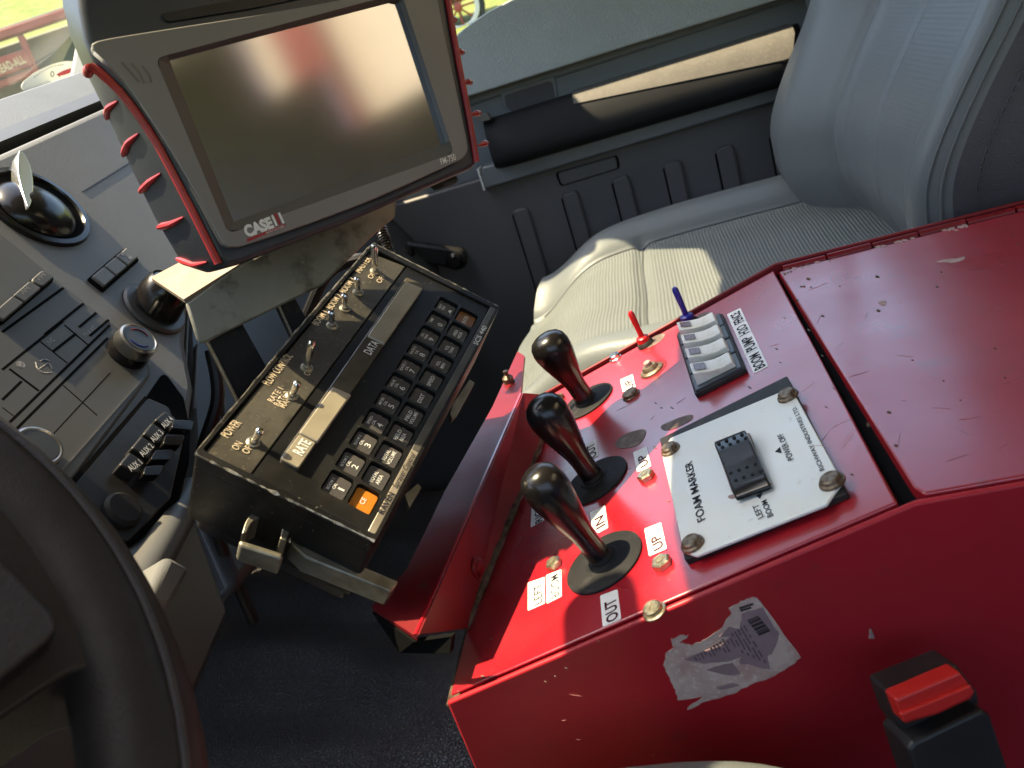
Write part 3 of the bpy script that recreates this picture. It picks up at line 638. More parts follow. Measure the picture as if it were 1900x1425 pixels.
m_.bm.faces.new(rows[0]); m_.bm.faces.new(rows[-1][::-1]); pd = mk('armrest_pad', m_, PAD, door, ang=60)
m_ = MB(); m_.prism(DX, rounded(DX.pxs([(926, 172), (1029, 140), (1036, 188), (962, 222), (930, 200)], 0), .006), -.013, -.0095); cup = mk('pull_cup', m_, DOORMID, door, bevel=.002)
m_ = MB(); m_.prism(DX, rounded(DX.pxs([(934, 178), (1023, 150), (1030, 186), (958, 216), (938, 200)], 0), .006), -.0097, -.0085); mk('cup_lining', m_, SEATSIDE, cup)
m_ = MB(); m_.prism(DX, DX.pxs([(952, 218), (1030, 193), (1030, 196), (952, 221)], .02), .015, .02); mk('chrome_line', m_, WHITE, cup)
m_ = MB(); m_.prism(DX, rounded(DX.pxs([(884, 214), (904, 209), (912, 222), (886, 227)], .03), .003), .02, .03); mk('door_handle', m_, PAD, door, bevel=.002)
m_ = MB(); m_.box(DX, DX.px(893, 330, .022).x - .0022, DX.px(893, 352, .022).y - .002, DX.px(893, 330, .022).x, DX.px(893, 312, .022).y, -.01, .0235); mk('strip_end', m_, LABEL, door)
for yk, zt in ((.237, -.226), (.154, -.223), (.0726, -.222), (-.008, -.222), (-.087, -.222), (-.167, -.222)):
    m_ = MB(); m_.prism(DX, rounded([V((-yk, -.74)), V((-yk + .026, -.74)), V((-yk + .026, zt)), V((-yk, zt))], .008), -.002, .008); rb = mk('rib', m_, DOORLOW, low, bevel=.0035, seg=3)
    m_ = MB(); m_.box(DX, -yk - .0030, -.74, -yk - .0002, zt - .008, -.001, .0012); mk('rib_groove', m_, DEEP, low)
q = DX.pxs([(1030, 320), (1146, 287), (1151, 312), (1040, 346)])
m_ = MB(); m_.ring(DX, rounded(q, .006), rounded([p + (sum(q, V((0, 0))) / 4 - p).normalized() * .003 for p in q], .006), 0, .0015); mk('pocket_outline', m_, DEEP, low)
m_ = MB(); m_.prism(DX, rounded([p + (sum(q, V((0, 0))) / 4 - p).normalized() * .003 for p in q], .006), -.001, .004); mk('pocket_cover', m_, DOORLOW, low, bevel=.002)
# window crank
c0, c1 = DX.px(846, 482, .035), DX.px(758, 466, .035); rc = (DX.px(866, 482, .035) - c0).length
m_ = MB(); d = (c1 - c0).normalized(); n_ = V((-d.y, d.x)) * rc * .8
poly = [c0 + V((math.cos(a), math.sin(a))) * rc for a in [math.atan2(-n_.y, -n_.x) + i * -math.pi / 10 * -1 for i in range(11)]] 
ang0 = math.atan2(d.y, d.x)
poly = [c0 + V((math.cos(ang0 + math.pi / 2 + i * math.pi / 12), math.sin(ang0 + math.pi / 2 + i * math.pi / 12))) * rc for i in range(13)] + [c1 + V((math.cos(ang0 - math.pi / 2 + i * math.pi / 12), math.sin(ang0 - math.pi / 2 + i * math.pi / 12))) * rc * .8 for i in range(13)]
m_.prism(DX, poly, .018, .036); cr = mk('window_crank', m_, BLACK, door, bevel=.005, seg=3)
m_ = MB(); m_.lathe(DX.at(c0.x, c0.y, 0), DX.n, [(rc * .7, 0), (rc * .7, .03), (rc * .8, .045), (rc * .5, .05), (0, .05)], 24); mk('crank_hub', m_, BLACKSH, cr)
m_ = MB(); m_.lathe(DX.at(c1.x, c1.y, .034), DX.n, [(rc * .5, 0), (rc * .75, .012), (rc * .72, .028), (rc * .4, .035), (0, .036)], 24); mk('crank_knob', m_, BLACKSH, cr)
m_ = MB(); m_.face([V((1.345, .95, -.05)), V((1.345, -.42, -.10)), V((1.26, -.42, .44)), V((1.26, .40, .42))]); mk('window_pane', m_, SIDEGL, door)

# ================================================================== passenger seat
seat = empty('passenger_seat', (.88, -.12, -.62), 'grey vinyl passenger seat, front of its cushion bright in the sun', 'seat')
SX0 = .88
def cush(a, b):
    s = a * 2 - 1; t = b
    # t along: 0 rear .. 1 front edge, skirt beyond via clamp
    y = -.36 + .585 * t - .055 * abs(s) ** 2.4 * sm(.45, 1, t)
    hw = .268 * (1 - .15 * sm(.55, 1.0, t) ** 1.5)
    x = SX0 + hw * math.copysign(abs(s) ** .92, s)
    z = -.288
    z += .030 * sm(.50, .78, abs(s))
    z -= .060 * sm(.80, 1.0, abs(s)) ** 2.2 
    z -= .055 * sm(.74, 1.0, t) ** 2.0 * (1 - .5 * sm(.6, 1, abs(s)))
    z -= .012 * sm(.3, .0, abs(s)) * .6 - .008 * math.sin(t * 3.0)
    # seam grooves
    for d, wd, dp in ((abs(abs(s) - .60), .022, .006), (abs(t - .705 + .01 * math.cos(s * 2.4)) if abs(s) < .62 else 1, .012, .007), (abs(t - .90 + .03 * s * s) if abs(s) < .75 else 1, .010, .0)):
        z -= dp * math.exp(-(d / wd) ** 2)
    return V((x, y, z))
def cmi(a, b): return 1 if (abs(a * 2 - 1) < .60 and b < .97) else 0
m_ = MB(); m_.grid(cush, 110, 110, cmi)
# skirt
edge = [cush(i / 60, 1) for i in range(61)]; 
def skirt(a, b):
    k = a * 3
    if k < 1: p = cush(0, k)
    elif k < 2: p = cush(k - 1, 1)
    else: p = cush(1, 3 - k)
    c = V((SX0, -.1, 0)); o_ = V((p.x - c.x, p.y - c.y, 0)).normalized()
    return p + o_ * (.012 * math.sin(min(b * 3, 1) * math.pi / 2) - .02 * max(0, b - .33)) - V((0, 0, .17 * b))
m_.mi = 0; m_.grid(skirt, 150, 12)
bmesh.ops.remove_doubles(m_.bm, verts=m_.bm.verts[:], dist=.0006)
cu = mk('cushion', m_, [SEAT, SEATRIB], seat, ang=180)
def tube_on(fn, pts, r, name, m2, par, lift=0.0):
    q = MB(); P = [fn(*p) + V((0, 0, lift)) for p in pts]; q.tube(P, r, 6); return mk(name, q, m2, par)
tube_on(cush, [(.5 + .5 * .60, .02 + .95 * i / 50) for i in range(51)], .0016, 'seam', SEAM, cu, .0006)
tube_on(cush, [(.5 - .5 * .60, .02 + .95 * i / 50) for i in range(51)], .0016, 'seam', SEAM, cu, .0006)
tube_on(cush, [(.5 + .5 * (-.6 + 1.2 * i / 40), .705 - .01 * math.cos((-.6 + 1.2 * i / 40) * 2.4)) for i in range(41)], .0014, 'seam', SEAM, cu, .0006)
m_ = MB(); m_.box(XYZ, .67, -.34, 1.09, .10, -.72, -.42); mk('seat_base', m_, CARPET, seat, bevel=.02)
# backrest: s across (0 near .. 1 far), t up
def back(a, b):
    s = a * 2 - 1; t = b
    z = -.345 + .80 * t; y = -.212 - .55 * (math.sqrt(max(z + .20, 0) ** 2 + .0016) if z > -.2 else .04) + .022 - .55 * max(0, -.235 - z) ** 1.2
    hw = .265 * (1 - .05 * sm(.25, 0, t) - .10 * sm(.6, 1, t))
    bol = (.056 * sm(.22, .66, s) if s > 0 else .022 * sm(.58, .80, -s)) - .12 * sm(.80, 1.0, s) ** 1.7 - .10 * sm(.84, 1.0, -s) ** 1.5
    x = SX0 + hw * math.copysign(abs(s) ** .95, s)
    y += bol * (1 - .2 * sm(.7, 1, t)) + .012 * math.sin(min(1, t * 3) * math.pi)
    for d, wd, dp in ((abs(s - .34), .016, .006), (abs(s + .62), .016, .005), (abs(s + .12), .014, .004)): y -= dp * math.exp(-(d / wd) ** 2)
    return V((x, y, z))
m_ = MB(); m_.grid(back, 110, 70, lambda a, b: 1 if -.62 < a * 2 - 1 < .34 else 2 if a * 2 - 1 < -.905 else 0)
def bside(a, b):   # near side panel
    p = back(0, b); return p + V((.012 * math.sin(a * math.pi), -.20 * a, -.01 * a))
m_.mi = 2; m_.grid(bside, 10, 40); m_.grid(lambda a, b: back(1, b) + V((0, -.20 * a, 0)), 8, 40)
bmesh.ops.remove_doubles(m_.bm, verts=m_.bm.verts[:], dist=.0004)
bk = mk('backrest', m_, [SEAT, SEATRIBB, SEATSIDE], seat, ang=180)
for s in (.34, -.62, -.12):
    q = MB(); q.tube([back(.5 + s / 2, .02 + .96 * i / 40) + V((0, .0006, 0)) for i in range(41)], .0009, 6); mk('seam', q, SEAM, bk)
for s, r in ((-.900, .0011), (-.885, .0008)):
    q = MB(); q.tube([back(.5 + s / 2, .02 + .96 * i / 60) + V((-.0005, .0005, 0)) for i in range(61)], r, 6); mk('piping', q, SEAT, bk)
q = MB()
for i in range(120):
    p0, p1 = back(.5 - .925 / 2, .02 + .96 * i / 120), back(.5 - .925 / 2, .02 + .96 * (i + .62) / 120); q.tube([p0 + V((-.001, .0004, 0)), p1 + V((-.001, .0004, 0))], .0008, 5)
mk('stitching', q, SEATSIDE, bk)
# belt webbing hanging on the pillar
m_ = MB(); bf = Fr(onx(1512, 40, 1.21), (0, -1, .1), (0, .1, 1)); m_.prism(bf, rounded(rect(-.004, -.06, .018, .35), .003), -.001, .001); tag(mk('seat_belt', m_, DOORMID, None), 'grey belt webbing hanging between the door and the seat back', 'seat belt')
# ================================================================== red control console
KC = .2 / .28
CX0, CX1, YH, YF, ZF, CH = .3887 * KC, .8328 * KC, -.091 * KC, .2149 * KC, -.3728 * KC, .2
PF = Fr((CX0, YH, -CH), (1, 0, 0), (0, YF - YH, ZF + CH)); W = CX1 - CX0; PL = math.hypot(YF - YH, ZF + CH)
SF = Fr((CX0, 0, 0), (0, -1, 0), (0, 0, 1))
ZL = Fr((0, 0, -CH), (1, 0, 0), (0, 1, 0))
con = empty('control_console', (.43, -.15, -.72), 'red painted steel control console with three black levers and labels', 'control console')
fb = SF.px(880, 1425)
def offs(d): return [V((-(YF), ZF - d)), V((-YH, -CH - d)), V((.62, -CH - d)), V((.62, -.74)), V((fb.x - (fb.y + .74) * 0.32 * -1 if False else fb.x + .10, -.74)), V((fb.x, fb.y))]
core = offs(.014); core[0].x += .003; core[5].x += .003; core[4].x += .003
m_ = MB(); m_.prism(SF, core, -(W - .002), -.002); body = mk('body', m_, RED, con, bevel=.001)
m_ = MB(); m_.prism(SF, offs(.0004), -.003, 0); mk('side_wall', m_, REDSIDE, body, bevel=.0012, seg=3)
m_ = MB(); m_.prism(SF, offs(-.003), -W, -(W - .003)); mk('side_wall', m_, REDWORNSHADE, body, bevel=.001)
m_ = MB(); m_.prism(PF, [V((.0048, .0062)), V((W - .006, .0022)), V((W - .006, PL - .001)), V((.0048, PL - .001))], -.008, 0); panel = mk('control_panel', m_, RED, con, bevel=.0009, seg=3)
c1, c2, c3 = ZL.px(1445, 506), ZL.px(1695, 905), ZL.px(1716, 918)
m_ = MB(); m_.prism(ZL, [c1, V((W + CX0 - .016, -.62)), V((c3.x - .002, -.62)), c3, c2], -.006, .0006); lid = mk('lid', m_, RED, con, bevel=.001, seg=3)
m_ = MB()
for i in range(18):
    y0 = c1.y - .004 - i * .031; r0 = .0036 if i % 2 else .0030
    m_.lathe((CX1 - .0105, y0, -CH - .0003), (0, -1, 0), [(r0, 0), (r0, .0295)], 12)
mk('hinge', m_, REDWORNSHADE, lid)
m_ = MB(); m_.box(PF, .0036, -.0075, W - .005, .0052, -.014, -.0052); mk('lid_gap_shade', m_, DEEP, body)  # near-black strip paints the shade inside the narrow gap
# scuffs to bare primer on the lid and panel
def scuff(fr, pts, par, m2=PRIMER, h=.0003):
    m_ = MB(); m_.prism(fr, spline(fr.pxs(pts), 5, True), -.0004, h); return m_
def scuffs(name, fr, lists, par, m2, h):
    for p in lists:
        m_ = MB(); m_.prism(fr, spline(fr.pxs(p), 5, True), -.0004, h); mk(name, m_, m2, par)
scuffs('scuff', ZL, [[(1737, 488), (1758, 483), (1776, 482), (1790, 478), (1788, 484), (1772, 489), (1750, 489)], [(1630, 564), (1637, 560), (1645, 562), (1640, 569)], [(1690, 430), (1694, 424), (1697, 430)]], lid, PRIMER, .0009)
rnd = random.Random(4); sl_ = []
for i in range(26):
    x, y = rnd.choice([(rnd.uniform(1450, 1640), rnd.uniform(480, 600)), (rnd.uniform(1600, 1890), rnd.uniform(430, 860))]); r = rnd.uniform(1.2, 3.2); sl_.append([(x - r, y), (x, y - r * .6), (x + r * 1.6, y + r * .3), (x, y + r * .7)])
scuffs('paint_chip', ZL, sl_, lid, RUST, .0009)
sl_ = []
for (x, y) in [(1195, 875), (910, 1185), (895, 1255), (1030, 1255), (850, 1283), (1012, 1265), (1215, 830), (1500, 612), (1525, 660), (1455, 590), (1580, 880), (1330, 650), (1110, 1190), (1050, 1240), (1240, 930)] + [(rnd.uniform(1200, 1560), rnd.uniform(640, 760)) for _ in range(10)]:
    r = rnd.uniform(1.2, 2.8); a = rnd.uniform(0, 3); sl_.append([(x - r, y - r * a * .2), (x, y - r * .5), (x + r * 1.8, y + r * a * .3), (x, y + r * .6)])
scuffs('paint_chip', PF, sl_, panel, DIRT, .0003)
scuffs('grime_smear', PF, [[(1142, 822), (1160, 806), (1195, 797), (1196, 812), (1180, 828), (1150, 832)], [(1228, 790), (1262, 775), (1284, 770), (1282, 780), (1250, 796), (1232, 798)]], panel, DIRT, .00025)
def scratches(fr, box, n, par, seed, h):
    rr_ = random.Random(seed)
    for i in range(n):
        x, y = rr_.uniform(box[0], box[2]), rr_.uniform(box[1], box[3]); an = rr_.gauss(-.4, .5); L = rr_.uniform(8, 46); wv = rr_.uniform(-.15, .15)
        p = [fr.px(x + math.cos(an + wv * t / 3) * L * t / 3, y + math.sin(an + wv * t / 3) * L * t / 3) for t in range(4)]
        m_ = MB(); m_.tube([fr.at(q.x, q.y, h) for q in p], [.00004, rr_.uniform(.00008, .00019), .00013, .00004], 4); mk('scratch', m_, SCRATCH, par)
scratches(ZL, (1480, 470, 1880, 860), 22, lid, 5, .0007)
scratches(PF, (1120, 640, 1560, 930), 14, panel, 6, .0001)
scratches(SF, (900, 1120, 1640, 1380), 3, body, 8, .0004)
for x0, y0, x1, y1 in ((1452, 498, 1560, 470), (1620, 455, 1700, 436), (1750, 424, 1800, 412)):
    rr_ = random.Random(x0); k = 7
    for i in range(k):
        t = (i + rr_.random() * .8) / k; x, y = x0 + (x1 - x0) * t, y0 + (y1 - y0) * t + 5 + rr_.random() * 6; r = rr_.uniform(1.4, 4.2)
        m_ = MB(); m_.prism(ZL, spline(ZL.pxs([(x - r * 1.6, y), (x - r * .4, y - r * .5), (x + r * 1.7, y - r * .3), (x + r * .7, y + r * .5)]), 4, True), -.0004, .0009); mk('paint_chip', m_, PRIMER, lid)
m_ = MB(); m_.box(PF, .0005, PL - .006, W - .004, PL + .002, -.012, -.0012); mk('front_seam', m_, RUST, body, bevel=.001)

def hexbolt(fr, px, py_, r, hgt, par, m2=ZINC, name='bolt', washer=0.0, hexa=True, rot=.3):
    q = fr.px(px, py_, hgt * .5); sub = fr.sub(q.x, q.y, rot)
    m_ = MB()
    if washer: m_.lathe(fr.at(q.x, q.y, 0), fr.n, [(washer, 0), (washer, .0006), (washer * .9, .0010), (0, .0010)], 24)
    n_ = 6 if hexa else 20
    base = circ(0, 0, r, n_); m_.prism(sub, base, .0002, hgt * .8); m_.prism(sub, base, hgt * .8, hgt, top=circ(0, 0, r * .84, n_))
    o = mk(name, m_, m2, par, ang=25)
    m_ = MB(); m_.box(sub, -r * .5, -.0003, r * .5, .0003, hgt, hgt + .00015) if not hexa else m_.ring(sub, circ(0, 0, r * .42, 14), circ(0, 0, r * .34, 14), hgt - .0002, hgt + .00015)
    mk('head_mark', m_, RUSTB, o); return o
for bx, by, r, m2, hx, wsh in ((1027, 1045, .0047, ZINC, 1, 0), (1227, 1043, .0050, ZINC, 1, 0), (1198, 882, .0050, ZINC, 1, 0), (1169, 730, .0058, RUSTB, 0, .0066), (1211, 1130, .0044, ZINC, 0, .0056), (1140, 661, .0044, CHROME, 0, .0056), (1038, 737, .0040, RUSTB, 0, 0)):
    hexbolt(PF, bx, by, r, .0036, panel, m2, 'bolt' if hx else 'screw', wsh, bool(hx), .2 + bx * .01)

def label(fr, quad, par, texts, m2=LABEL, ink=INKRED, bold=.022, name='label'):
    m_ = MB(); q = fr.pxs(quad); m_.prism(fr, rounded(q, .0008, 3), .0, .00035); o = mk(name, m_, m2, par)
    m_ = MB()
    for s, a, b, hgt in texts: text_px(m_, s, fr, a, b, hgt, .0005, bold)
    if texts: mk('lettering', m_, ink, o, fix=False)
    return o
label(PF, [(1114, 1106), (1146, 1094), (1153, 1149), (1119, 1164)], panel, [('OUT', (1147, 1147), (1142, 1108), .0062)])
label(PF, [(1196, 982), (1227, 970), (1238, 1019), (1205, 1033)], panel, [('UP', (1231, 1014), (1224, 990), .0053)])
label(PF, [(1175, 840), (1200, 829), (1209, 866), (1183, 877)], panel, [('UP', (1203, 861), (1197, 841), .0052)])
label(PF, [(1095, 952), (1123, 938), (1129, 980), (1110, 990), (1099, 977)], panel, [('IN', (1123, 974), (1119, 954), .0058)])
label(PF, [(1083, 829), (1106, 815), (1111, 846), (1098, 852), (1086, 836)], panel, [('OUT', (1107, 845), (1101, 821), .0055)])
label(PF, [(1151, 705), (1174, 695), (1180, 720), (1156, 728)], panel, [('UP', (1176, 718), (1171, 702), .0056)])
label(PF, [(970, 787), (1000, 775), (1002, 800), (969, 816)], panel, [('IN', (996, 800), (994, 782), .0052)])
label(PF, [(987, 940), (1010, 930), (1010, 965), (985, 979)], panel, [('RIGHT', (1006, 966), (1003, 925), .0050)], ink=INK)
label(PF, [(980, 1082), (1011, 1071), (1012, 1120), (980, 1134)], panel, [('LEFT', (1006, 1117), (1004, 1080), .0048)], ink=INK, bold=.004)
label(PF, [(1013.5, 1068), (1042, 1057), (1043, 1107), (1015, 1121)], panel, [('BOOM', (1038, 1104), (1036, 1063), .0050)], ink=INK, bold=.004)
ls = [(1349, 584), (1374, 572), (1426, 680), (1399, 694)]
for s, t0, t1 in (('FENCE', 0, .215), ('H2O', .22, .405), ('PUMP', .41, .685), ('BOOM', .69, 1)):
    l_ = lambda a, b, t: (a[0] + (b[0] - a[0]) * t, a[1] + (b[1] - a[1]) * t)
    A_, B_, C_, D_ = ls; q = [l_(A_, D_, t0), l_(B_, C_, t0), l_(B_, C_, t1), l_(A_, D_, t1)]
    s0, s1 = l_(q[2], q[3], .16), l_(q[1], q[0], .16); e0, e1 = l_(s0, s1, .10), l_(s0, s1, .90)
    label(PF, q, panel, [(s, e0, e1, .0068)], ink=INK)

# three levers
def lever(bx, by, tx, ty, R, Ltop, par, lb):
    q = PF.px(bx, by); B = PF.at(q.x, q.y, 0); T = onx(tx, ty, B.x); ax = (T - B).normalized(); L = (T - B).length + R * .95
    m_ = MB(); pr = [(.53, 0), (.52, .06), (.51, .24), (.55, .33), (.66, .43), (.79, .54), (.91, .65), (.985, .75), (1.0, .82), (.93, .90), (.76, .955), (.5, .987), (.25, .998), (0, 1)]
    m_.lathe(B + ax * .001, ax, [(r * R, h * L) for r, h in pr], 36); lv = mk('control_lever', m_, BLACKSH, par, ang=60, label=lb)
    m_ = MB(); m_.lathe(B, PF.n, [(.0217, 0), (.0217, .0012), (.0205, .0019), (.0095, .0026), (.0085, .0034), (0, .0034)], 48); mk('boot_disc', m_, BLACKMAT, lv)
    m_ = MB(); m_.lathe(B + PF.n * .003, ax, [(R * .56, 0), (R * .52, .0025), (R * .42, .004), (0, .004)], 28); mk('collar', m_, BLACKMAT, lv)
lever(1122, 1044, 1013, 905, .0116, 0, con, 'nearest black knobbed lever')
lever(1106, 893, 1019, 772, .0128, 0, con, 'middle black knobbed lever')
lever(1090, 746, 1027, 652, .0145, 0, con, 'farthest black knobbed lever')
# push button
q = PF.px(1210, 688); B = PF.at(q.x, q.y, 0); m_ = MB(); m_.lathe(B, PF.n, [(.0092, 0), (.0090, .0012), (.0078, .0020), (.0062, .0022), (.0058, .0040), (.0050, .0050), (0, .0050)], 32); pb = mk('push_button', m_, RUSTB, con)
m_ = MB(); m_.lathe(B + PF.n * .004, PF.n, [(.0030, 0), (.0028, .0035), (.0022, .0042), (0, .0044)], 20); mk('button_cap', m_, PRIMER, pb)
m_ = MB(); m_.prism(PF, circ(q.x + .001, q.y - .002, .0125, 24, .010), -.0003, .00022); mk('grease_ring', m_, REDWORNSHADE, pb)
# coloured toggles
for bx, by, tx, ty, m2, lb in ((1199, 640, 1181, 581, TRED, 'red plastic toggle'), (1281, 600, 1264, 536, TBLUE, 'blue plastic toggle')):
    q = PF.px(bx, by); B = PF.at(q.x, q.y, 0); T = onx(tx, ty, B.x); ax = (T - B).normalized(); L = (T - B).length
    m_ = MB(); m_.lathe(B + PF.n * .0035, (PF.n + ax) / 2, [(.0052, 0), (.0050, .0035), (.0042, .0042), (.0022, .0046), (.0021, L * .4), (.0024, L * .65), (.0024, L * .9), (.0015, L * .98), (0, L)], 20); tg = mk('toggle', m_, m2, con, label=lb)
    m_ = MB(); m_.lathe(B, PF.n, [(.0068, 0), (.0066, .002), (.0055, .0036), (0, .0038)], 24); mk('boot', m_, RUBDK, tg)
    m_ = MB(); q2 = q + V((-.001, -.007)); m_.prism(PF, circ(q2.x, q2.y, .0085, 22, .0095), -.0003, .0002); mk('dirt_ring', m_, DIRT, tg)
# bank of four rockers
bq = PF.pxs([(1259, 629), (1344, 588), (1388, 692), (1294, 740)])     # far-front, far-rear, near-rear, near-front
m_ = MB(); m_.prism(PF, rounded(bq, .001), 0, .0035); bank = mk('switch_bank', m_, GASKET, con, bevel=.0008)
l2 = lambda p, q_, t: p + (q_ - p) * t
for i in range(4):
    t0, t1 = i * .25 + .012, (i + 1) * .25 - .012
    q = [l2(bq[0], bq[3], t0), l2(bq[1], bq[2], t0), l2(bq[1], bq[2], t1), l2(bq[0], bq[3], t1)]
    m_ = MB(); m_.prism(PF, [l2(l2(q[0], q[1], .04), l2(q[3], q[2], .04), .0), l2(q[0], q[1], .96), l2(q[3], q[2], .96), l2(q[0], q[1], .04) + (q[3] - q[0])], .003, .0052); sw = mk('rocker_frame', m_, ROCKB, bank, bevel=.0006)
    ctr = sum(q, V((0, 0))) / 4; e1 = (q[1] - q[0]).normalized(); wd = (q[1] - q[0]).length; e2 = (q[3] - q[0]); e2n = e2.normalized()
    o_ = l2(q[0], q[3], .12); dd = e2 * .70
    prof = [(.10, .005), (.15, .0140), (.27, .0126), (.42, .0106), (.56, .0094), (.70, .0090), (.82, .0093), (.86, .0090), (.88, .005)]
    m_ = MB(); A = [m_.bm.verts.new(PF.at(*(o_ + e1 * wd * a), h)) for a, h in prof]; Bv = [m_.bm.verts.new(PF.at(*(o_ + e1 * wd * (a * .97 + .012) + dd), h)) for a, h in prof]
    for k in range(len(prof)): m_.bm.faces.new((A[k], A[(k + 1) % len(prof)], Bv[(k + 1) % len(prof)], Bv[k]))
    m_.bm.faces.new(A[::-1]); m_.bm.faces.new(Bv); rk = mk('rocker', m_, ROCKW, sw, bevel=.0007, seg=3)
    m_ = MB(); a0, a1 = .21, .40; h0, h1 = .0136, .0110
    P = [PF.at(*(o_ + e1 * wd * a0 + e2 * .14), h0 - .0001), PF.at(*(o_ + e1 * wd * a1 + e2 * .14), h1 - .0001), PF.at(*(o_ + e1 * wd * a1 + e2 * .56), h1 - .0001), PF.at(*(o_ + e1 * wd * a0 + e2 * .56), h0 - .0001)]
    m_.bm.faces.new([m_.bm.verts.new(p + PF.n * .0006) for p in P]); mk('indicator_lens', m_, LENS, rk if False else sw)
# white marker plate
gq = PF.pxs([(1229, 822), (1465, 706), (1579, 925), (1277, 1049)])
m_ = MB(); m_.prism(PF, rounded(gq, .001), 0, .0034); gas = mk('plate_gasket', m_, GASKET, con, bevel=.0006)
wq = [(1227, 838), (1244, 812), (1448, 727), (1478, 738), (1563, 893), (1547, 914), (1532, 936), (1292, 1031), (1268, 1024)]
m_ = MB(); m_.prism(PF, rounded(PF.pxs(wq, .005), .0012, 3), .0034, .0050); plate = mk('marker_plate', m_, WPLATE, con, bevel=.0005)
for bx, by in ((1243, 833), (1461, 733), (1543, 892), (1284, 1008)):
    q = PF.px(bx, by, .006); m_ = MB(); sub = PF.sub(q.x, q.y, .4)
    m_.lathe(PF.at(q.x, q.y, .005), PF.n, [(.0058, 0), (.0056, .0012), (.0046, .0016), (.0044, .0030), (.0036, .0036), (0, .0036)], 24); mk('screw', m_, RUSTB, plate)
for s, a, b, hgt, bo in (('FOAM MARKER', (1309, 963), (1283, 854), .0042, .012), ('LEFT', (1417, 959), (1406, 934), .0027, .01), ('BOOM', (1435, 956), (1422, 926), .0027, .01), ('POWER OFF', (1473, 851), (1452, 803), .0029, .01), ('RICHWAY INDUSTRIES LTD.', (1530, 871), (1476, 753), .0021, .006)):
    m_ = MB(); text_px(m_, s, PF, a, b, hgt, .0053, bo); mk('lettering', m_, INK, plate, fix=False)
for tri in ([(1403, 920), (1414, 914), (1410, 925)], [(1438, 838), (1450, 840), (1447, 829)]):
    m_ = MB(); m_.prism(PF, PF.pxs(tri, .0053), .005, .0053); mk('arrow_mark', m_, INK, plate)
rq = PF.pxs([(1327, 824), (1385, 801), (1422, 892), (1359, 917)], .011)
rb0 = PF.pxs([(1330, 832), (1392, 806), (1426, 893), (1361, 918)], .005)
m_ = MB(); m_.prism(PF, rounded(rb0, .001), .005, .0062); rkp = mk('rocker_frame', m_, DIRT, plate)
m_ = MB(); e1 = rq[3] - rq[0]; e2 = rq[1] - rq[0]
prof = [(.0, .0062), (.0, .0125), (.10, .0138), (.30, .0128), (.45, .0112), (.60, .0104), (.80, .0098), (.97, .0090), (1.0, .0080), (1.0, .0062)]
A = [m_.bm.verts.new(PF.at(*(rq[0] + e1 * a), h)) for a, h in prof]; Bv = [m_.bm.verts.new(PF.at(*(rq[0] + e1 * a + e2), h)) for a, h in prof]
for k in range(len(prof)): m_.bm.faces.new((A[k], A[(k + 1) % len(prof)], Bv[(k + 1) % len(prof)], Bv[k]))
m_.bm.faces.new(A[::-1]); m_.bm.faces.new(Bv); mk('rocker', m_, BLACKSH, rkp, bevel=.0012, seg=3)
m_ = MB()
for r_i, (a, h) in enumerate(((.62, .0104), (.76, .0100), (.12, .0139), (.2, .0134))):
    for k in range(4):
        t = .14 + .24 * k + (.06 if r_i % 2 else 0); q = rq[0] + e1 * a + e2 * min(t, .92); m_.lathe(PF.at(q.x, q.y, h - .0004), PF.n, [(.0011, 0), (.0008, .0008), (0, .0010)], 10)
mk('grip_dot', m_, BLACKMAT, rkp)
m_ = MB(); m_.prism(PF, spline(PF.pxs([(1352, 920), (1380, 913), (1424, 897), (1432, 899), (1420, 906), (1385, 919), (1358, 926)], .005), 4, True), .0045, .0052); mk('rust_stain', m_, PRIMER, plate)
# torn paper label on the near side wall
z3 = lambda L: [(1200 + x / 5.7, 1080 + y / 5.7) for x, y in L]
def jag(pts, amp, n=4, seed=1):
    rnd = random.Random(seed); out = []
    for i in range(len(pts)):
        a, b = V(pts[i]), V(pts[(i + 1) % len(pts)])
        for k in range(n):
            p = a + (b - a) * k / n; out.append((p.x + rnd.uniform(-amp, amp), p.y + rnd.uniform(-amp, amp)))
    return out
res = z3([(870, 270), (1000, 205), (1100, 160), (1170, 165), (1230, 240), (1400, 480), (1625, 790), (1500, 900), (1300, 1010), (1100, 1080), (900, 1180), (620, 1260), (420, 1350), (450, 1310), (600, 1210), (330, 1240), (290, 1110), (240, 1010), (180, 870), (210, 740), (280, 690), (260, 600), (330, 570), (440, 560), (350, 640), (480, 660), (590, 620), (800, 470), (890, 330)])
m_ = MB(); m_.prism(SF, SF.pxs(jag(res, 1.6)), -.0003, .0003); tl = mk('torn_label', m_, RESIDUE, con)
m_ = MB(); m_.prism(SF, SF.pxs(jag(z3([(1000, 330), (1220, 260), (1350, 480), (1400, 540), (1380, 620), (1330, 740), (1270, 770), (1300, 910), (1210, 900), (1100, 860), (980, 850), (1000, 780), (850, 830), (600, 850), (390, 810), (560, 740), (780, 660), (900, 560), (770, 570), (870, 470), (980, 500), (1000, 400)]), .8, 3, 2)), .0002, .0007)
m_.prism(SF, SF.pxs(jag(z3([(640, 920), (760, 880), (900, 850), (990, 960), (900, 980), (800, 960)]), .8, 3, 3)), .0002, .0007); m_.prism(SF, SF.pxs(jag(z3([(740, 1110), (900, 1060), (980, 1085), (780, 1130)]), .6, 3, 4)), .0002, .0007)
mk('paper_scrap', m_, PRINTLBL, tl)
m_ = MB(); rnd = random.Random(9)
